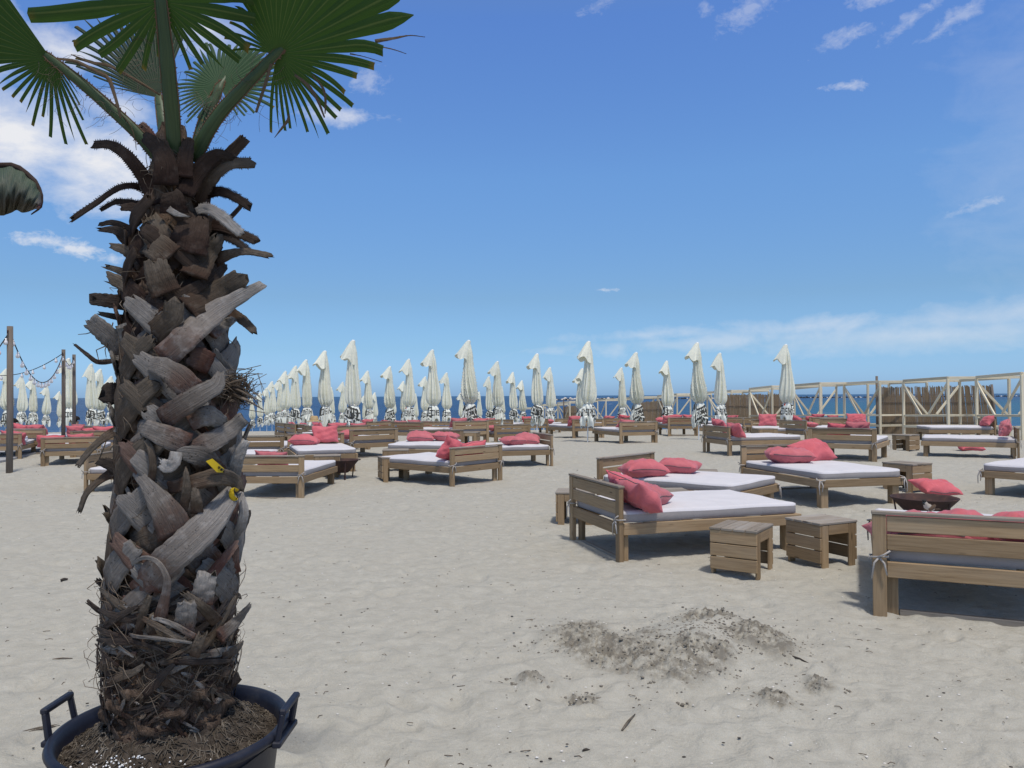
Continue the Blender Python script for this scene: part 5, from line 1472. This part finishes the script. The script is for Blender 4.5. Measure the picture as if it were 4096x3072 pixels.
t.l.new(t.ramp(t.noise(t.mapping(uv, (4, 30, 1)), 1, 3), [(.3, (.028, .05, .016)), (.7, (.055, .085, .03))]), b.inputs['Base Color'])
MPET2, nt, b = newmat('pale_petiole', (.06, .095, .05), .5, .35); MTOOTH, _, _ = newmat('petiole_edge', (.12, .07, .04), .7)
def fan(hub, dep, segs, n, fuse, mat, petpts, petw, grad, petmat, teeth=1, droop=.02, seed=1, tips=.3):
    """hub in the picture, blade plane tilted by grad (m of depth per m right/up); segs: angle, length px"""
    rs = random.Random(seed); fr = bpy.data.objects.new('frond', None); COL.objects.link(fr); fr.parent = PALM
    A = [s_[0] for s_ in segs]; Lh = [s_[1] for s_ in segs]; a0, a1 = A[0], A[-1]
    FU = fuse if isinstance(fuse, list) else [(a0, fuse), (a1, fuse)]
    mb = MB(); da = (a1-a0)/n
    Y0 = PY-dep
    hubw = at(hub[0], hub[1], Y0)
    def W(dx, dy, off=0):
        # dx right, dy up in metres in the blade plane
        return hubw+Vector((dx, -(dx*grad[0]+dy*grad[1])-off, dy))
    mpx = Y0/F
    for i in range(n):
        a = a0+da*(i+.5); L = float(np.interp(a, A, Lh))*mpx*(1+rs.uniform(-.09, .07)); fu = float(np.interp(a, [f[0] for f in FU], [f[1] for f in FU]))
        rf = fu*float(np.interp(a, A, Lh))*mpx; hw_ = R(abs(da))/2; K = 12; vs = []; uvs = []
        bend = rs.uniform(-.05, .05); cut = rs.random() > tips; dd = droop*rs.uniform(.4, 1.6)
        for k in range(K+1):
            q = k/K; r_ = L*(.015+.985*q)
            if r_ <= rf: w_ = r_*math.tan(hw_); ca_ = a
            else:
                f2 = (r_-rf)/max(1e-6, L-rf); w_ = rf*math.tan(hw_)*(1-(.16 if cut else .95)*f2**1.6); ca_ = a+math.degrees(bend)*f2*f2
            ca, sa = math.cos(R(ca_)), math.sin(R(ca_)); f3 = max(0, (r_-rf)/max(1e-6, L-rf)); dz = -dd*f3*f3*.5
            pl = w_*(.42+.25*f3); cx, cy = r_*ca, r_*sa+dz
            jag = (.15*w_ if (k == K and cut) else 0)
            for side, o_ in ((-1, 0), (0, pl), (1, 0)):
                vs.append(W(cx-sa*w_*side+ca*jag*side, cy+ca*w_*side+sa*jag*side, o_)); uvs.append((q, side*.5))
        fs = [(k*3+j, k*3+j+1, (k+1)*3+j+1, (k+1)*3+j) for k in range(K) for j in (0, 1)]
        mb.add([v-PB for v in vs], fs, uvs)
    mb.obj('leaf_blade', ML[mat], fr)
    # petiole: flattened, channelled stem with thorny margins
    pts = [at(x, y, PY-d_) for x, y, d_ in petpts]+[hubw+Vector((0, -.004, 0)), hubw+(hubw-at(*petpts[-1][:2], PY-petpts[-1][2])).normalized()*.05+Vector((0, .004, 0))]; petw = list(petw[:len(petpts)])+[petw[-1]*.8, 6]
    mb = MB(); strip(mb, pts, [w_*MPX for w_ in petw], th=.016, camber=.2, seed=seed, n=22, ragged=.0, teeth=0); mb.v = [tuple(Vector(p)-PB) for p in mb.v]; po = mb.obj('petiole', petmat, fr)
    if teeth:
        C = cat_rom([tuple(p) for p in pts], 60)
        for s_ in (-1, 1):
          mb = MB()
          mb.tube([Vector(C[i])+((Vector(C[i+1])-Vector(C[i-1])).normalized().cross(Vector((0, -1, 0))).normalized()*(np.interp(i/59, np.linspace(0, 1, len(petw)), petw)*MPX/2*s_*.97))-PB for i in range(1, 54)], .0022, 5)
          for i in range(2, 52):
            P = Vector(C[i]); T = (Vector(C[i+1])-Vector(C[i-1])).normalized(); Bv = T.cross(Vector((0, -1, 0))).normalized(); w_ = np.interp(i/59, np.linspace(0, 1, len(petw)), petw)*MPX/2
            if rs.random() < .3: continue
            h_ = rs.uniform(.005, .011)*teeth; q = P+Bv*(w_*s_*.97)
            mb.add([q-T*h_*.45-PB, q+T*h_*.45-PB, q+Vector((0, -.003, 0))-PB, q+Bv*s_*h_+T*h_*.4-PB], [(0, 1, 3), (1, 2, 3), (2, 0, 3)])
          mb.obj('thorny_edge', MTOOTH, fr, smooth=False)
    return fr
# right, nearest blade seen from below
fan((1106, 217), .10, [(-112, 248), (-100, 235), (-90, 237), (-82, 238), (-67, 270), (-54, 330), (-47, 315), (-40, 312), (-30, 328), (-19, 310), (-12, 390), (-5, 385), (3, 440), (7, 545), (12, 585), (18, 600), (23, 625), (40, 650), (90, 650), (118, 420), (126, 250), (140, 220), (156, 210), (170, 205)], 36,
    [(-112, .42), (-60, .42), (-35, .45), (-10, .52), (6, .8), (30, .86), (100, .85), (122, .7), (150, .35), (170, .3)], 0, [(768, 640, -.02), (860, 480, .02), (970, 355, .06)], [64, 58, 52, 46], (.15, .55), MPET, 1.0, .03, 5, .3)
# centre frond rising towards the viewer
fan((646, 8), .20, [(-78, 200), (-65, 232), (-48, 285), (-36, 312), (-23, 372), (-10, 360), (0, 400), (40, 430), (90, 430), (150, 430), (178, 500), (187, 540), (196, 420), (209, 340), (224, 330), (242, 225), (255, 160)], 26,
    [(-78, .4), (-20, .46), (0, .6), (90, .8), (178, .5), (200, .46), (255, .4)], 0, [(700, 640, .03), (690, 480, .08), (672, 280, .14)], [66, 62, 60, 56], (.0, .6), MPET, .8, .02, 9, .1)
# left frond with folded blade
fan((204, 234), .06, [(118, 400), (124, 640), (150, 600), (175, 420), (188, 300), (200, 240), (214, 232), (225, 227), (237, 250), (250, 224), (257, 268), (271, 276), (282, 293), (292, 175), (318, 120), (333, 145)], 27,
    [(118, .95), (165, .95), (185, .6), (205, .42), (333, .35)], 0, [(640, 640, -.02), (560, 545, .0), (450, 440, .02), (330, 335, .04)], [48, 46, 44, 40, 36], (-.2, .45), MPET, .9, .02, 13, .15)
# pale frond behind
fan((880, 347), -.14, [(-60, 150), (-46, 186), (-35, 200), (-28, 220), (-22, 244), (-8, 248), (4, 282), (20, 250), (45, 240), (66, 225), (80, 216), (93, 218), (103, 205), (111, 236), (127, 216), (138, 192), (150, 185), (180, 190), (205, 200), (219, 196), (228, 185), (240, 172), (252, 150)], 44,
    [(-60, .4), (-10, .55), (20, .8), (60, .85), (85, .7), (110, .6), (150, .6), (252, .5)], 1, [(770, 640, -.1), (815, 480, -.12), (860, 390, -.13)], [46, 44, 44, 42], (.1, -.35), MPET2, .8, .015, 17, .6)
# dark frond far behind, left of the stem
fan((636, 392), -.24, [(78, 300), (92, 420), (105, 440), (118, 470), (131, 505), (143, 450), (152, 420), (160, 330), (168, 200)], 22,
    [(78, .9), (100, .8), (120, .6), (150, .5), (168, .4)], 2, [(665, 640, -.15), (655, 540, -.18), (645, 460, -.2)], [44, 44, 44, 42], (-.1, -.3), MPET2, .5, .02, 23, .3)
# long dead segments, loose threads
mdead, _, _ = newmat('dead_segment', (.11, .075, .045), .8)
for P_, r_, d_ in [([(215, 233), (300, 245), (370, 278), (430, 310), (455, 370), (478, 450), (482, 475)], [4, 7, 7, 8, 7, 5, 3], .06), ([(640, 380), (560, 330), (440, 265), (360, 248), (285, 218)], [4, 6, 7, 6, 2], -.2), ([(470, 440), (520, 500), (540, 560), (545, 600)], [2, 2, 1.5, 1], .02), ([(1700, 148), (1640, 142), (1580, 152), (1500, 165)], [1, 2, 5, 8], .15),
                   ([(1625, 215), (1570, 197), (1500, 182)], [1, 2, 3], .15), ([(1528, 248), (1450, 225), (1400, 215)], [1, 1.5, 3], .14), ([(1300, 455), (1302, 400), (1290, 350), (1250, 300)], [2, 5, 5, 3], .12), ([(1298, 470), (1270, 400), (1230, 340), (1180, 300)], [3, 6, 7, 5], .12), ([(1098, 550), (1130, 510), (1152, 480), (1154, 455)], [1, 5, 6, 2], .1), ([(1024, 450), (1060, 340), (1085, 255)], [5, 7, 5], .11),
                   ([(300, 40), (260, 18), (200, 26)], [4, 2, 1], -.2)]:
    mb = MB(); strip(mb, [at(x, y, PY-d_) for x, y in P_], [q*2*MPX for q in r_], th=.0015, camber=.15, seed=7, n=22, ragged=0)
    mb.v = [tuple(Vector(p)-PB) for p in mb.v]; mb.obj('dead_segment', mdead, PALM)
mb = MB(); rs = random.Random(77)
for i in range(150):
    hx, hy, dp = rs.choice([(204, 234, .06), (646, 60, .15), (560, 300, -.1), (880, 347, -.1), (900, 400, -.1), (420, 380, .03), (1106, 260, .08), (560, 230, -.1)]); x, y = hx+rs.gauss(0, 70), hy+abs(rs.gauss(40, 60)); an = rs.uniform(0, 6.283); cv = rs.uniform(-1.2, 1.2); pts = []
    st_ = rs.uniform(12, 34)
    for k in range(6): pts.append(at(x, y, PY-dp+rs.uniform(-.01, .01))-PB); x += math.cos(an)*st_; y += math.sin(an)*st_; an += cv*rs.uniform(.3, 1)
    mb.tube(pts, .0006, 3, cap=False)
tag(mb.obj('leaf_threads', mfib, PALM), kind='stuff')

# ------------------------------------------------------------------ drooping leaf of a plant beyond the left edge
o = thing('drooping_leaf', 'drooping grey green leaf with reddish torn tip hanging in at the left edge', 'plant leaf', at(0, 760, 1.7))
OB = at(0, 760, 1.7)
def LP(x, y, d_): return at(x/5.53, 600+y/5.53, 1.7-d_)-OB
rib = [(-420, 360), (0, 338), (250, 335), (430, 400), (600, 530), (770, 690), (860, 850), (915, 1000), (925, 1150), (900, 1260)]
low = [(-420, 1420), (30, 1452), (130, 1430), (260, 1385), (370, 1330), (480, 1385), (600, 1375), (700, 1340), (780, 1310), (860, 1300)]
NR = 40; rc = cat_rom(rib, NR); lc = cat_rom(low, NR); mb = MB(); vs = []; uvs = []; NW = 14
for i in range(NR):
    for j in range(NW+1):
        q = j/NW; x = rc[i][0]*(1-q)+lc[i][0]*q; y = rc[i][1]*(1-q)+lc[i][1]*q
        d_ = .05*math.sin(q*math.pi*.9)+.008*math.sin(i*1.7+q*3)*q+.004*math.sin(i*.9+q*11); vs.append(LP(x, y, d_)); uvs.append((i/NR, q))
mb.add(vs, [(i*(NW+1)+j, (i+1)*(NW+1)+j, (i+1)*(NW+1)+j+1, i*(NW+1)+j+1) for i in range(NR-1) for j in range(NW)], uvs)
ml, nt, b = newmat('old_leaf', (.05, .06, .04), .6, .3); t = NT(nt); uv = t.coord('UV'); sp_ = t.N('ShaderNodeSeparateXYZ'); t.l.new(uv, sp_.inputs[0])
nz_ = t.noise(t.mapping(uv, (5, 3, 1)), 1, 4, .6); vq = t.math('ADD', sp_.outputs[1], t.math('MULTIPLY', t.math('SUBTRACT', nz_, .5), .6)); uq = t.math('ADD', sp_.outputs[0], t.math('MULTIPLY', t.math('SUBTRACT', nz_, .5), .15))
c = t.ramp(vq, [(.1, (.055, .08, .052)), (.5, (.05, .06, .045)), (.75, (.05, .042, .03)), (1, (.04, .038, .022))])
c = t.mix(t.maprange(uq, .70, .76, 0, .8), c, (.12, .105, .095)); c = t.mix(t.maprange(uq, .83, .88, 0, .9), c, (.10, .025, .028))
ve = t.noise(t.mapping(uv, (70, 4, 1), rot=(0, 0, .25)), 1, 3); c = t.mix(t.maprange(ve, .5, .7, 0, .35), c, (.15, .15, .13)); t.l.new(c, b.inputs['Base Color']); t.bump(ve, .5, .005, b)
mb.obj('blade', ml, o)
mb = MB(); mb.tube([LP(x, y, .002) for x, y in rib]+[LP(840, 1320, 0), LP(690, 1425, 0)], [.006]*6+[.005, .004, .003, .003, .0025, .0015], 6); mb.obj('midrib', M['boot_d'], o)

# ------------------------------------------------------------------ litter on the sand
def litter(name, lab, cat, build, mat, kind='stuff'):
    mb = MB(); build(mb); tag(mb.obj(name, mat), lab, cat, kind=kind)
rs = random.Random(99)
mdamp, nt, b = newmat('damp_sand', (.2, .18, .15), .95, .05); t = NT(nt); t.l.new(t.ramp(t.noise(t.coord(), 30, 4), [(.3, (.15, .135, .11)), (.7, (.27, .245, .21))]), b.inputs['Base Color']); t.bump(t.noise(t.coord(), 120, 4), .6, .01, b)
def clod(mb):
    for (c, r_, a) in MOUND:
        k = int(170*r_/.3*(1.5 if a > .09 else 1))
        for i in range(k):
            x, y = c.x+rs.gauss(0, r_*.75), c.y+rs.gauss(0, r_*.75)
            xa, ya = np.array([x]), np.array([y]); z = float((smooth_ground(xa, ya)+bumps(xa, ya)+mound(xa, ya)[0])[0]); s_ = min(.012, abs(rs.gauss(.003, .003))+.002)
            bm = bmesh.new(); bmesh.ops.create_icosphere(bm, subdivisions=1, radius=1)
            vs = [(x+v.co.x*s_*rs.uniform(.7, 1.4), y+v.co.y*s_*rs.uniform(.7, 1.3), z+v.co.z*s_*rs.uniform(.5, .9)) for v in bm.verts]; mb.add(vs, [tuple(v.index for v in f.verts) for f in bm.faces]); bm.free()
litter('sand_clods', 'crumbled lumps of damp sand round the dug up heap', 'sand', clod, mdamp)
def gz(x, y):
    xa, ya = np.array([x]), np.array([y]); return float((smooth_ground(xa, ya)+bumps(xa, ya)+mound(xa, ya)[0])[0])
mtwig, nt, b = newmat('twig', (.12, .09, .065), .9); mshell, _, _ = newmat('shell', (.7, .67, .62), .6); mdarkbit, _, _ = newmat('dark_bit', (.05, .042, .035), .9)
def bits(mb):
    for i in range(1050):
        px, py = rs.uniform(0, 4096), 1850+1250*rs.random()**1.1; p = onz(px, py, 0); x, y = p.x, p.y; z = gz(x, y); k = rs.random()
        if k < .3:
            L = rs.uniform(.01, .045); a = rs.uniform(0, 6.28); mb.tube([(x, y, z+.003), (x+L*.5*math.cos(a), y+L*.5*math.sin(a), z+.007), (x+L*math.cos(a+.4), y+L*math.sin(a+.4), z+.003)], .0018, 4, mi=0)
        else:
            s_ = rs.uniform(.003, .007)*(1+max(0, y-5)*.07); blob(mb, (x, y, z+s_*.3), (s_*1.4, s_, s_*.45), mi=1 if k < .62 else 2, n=1)  # dark specks, larger with distance, also stand in for shade in sand dents
litter('litter_and_dent_shade', 'tiny twigs, shell chips and dark specks for shade in dents, scattered over the sand', 'litter', bits, [mtwig, mshell, mdarkbit])
def stick(px, py, px2, py2, r_, lab, m_, name='stick', cat='stick'):
    a = onz(px, py, 0); b2 = onz(px2, py2, 0); mb = MB(); a.z = gz(a.x, a.y)+r_*.8; b2.z = gz(b2.x, b2.y)+r_*.9; m2 = (a+b2)/2; m2.z = max(m2.z, gz(m2.x, m2.y)+r_)+.004
    mb.tube([a, a.lerp(m2, .5), m2, b2], [r_*.7, r_, r_, r_*.5], 7); tag(mb.obj(name, m_), lab, cat)
stick(2488, 2935, 2540, 2868, .006, 'straight pale stick on the sand in the lower middle', mroot)
stick(3165, 2652, 3235, 2668, .006, 'dark curved stick right of the dug up sand heap', mdarkbit)
stick(2330, 3010, 2360, 3011, .006, 'short black stick near the bottom edge in the middle', mdarkbit)
stick(70, 2942, 245, 2898, .006, 'dry straw coloured leaf stalk touching the left side of the tub', mroot, 'dry_stalk', 'stalk')
stick(90, 2944, 240, 2904, .004, 'thinner dry stalk lying along the straw coloured one beside the tub', mroot, 'dry_stalk', 'stalk')
stick(242, 2320, 272, 2317, .012, 'short dark lump of driftwood left of the trunk', mdarkbit, 'driftwood', 'driftwood')
stick(210, 2634, 290, 2636, .004, 'thin brown twig on the sand left of the trunk', mtwig, 'twig', 'twig')
stick(1540, 3060, 1560, 3030, .004, 'pale splinter at the bottom edge right of the tub', mroot, 'twig', 'twig')
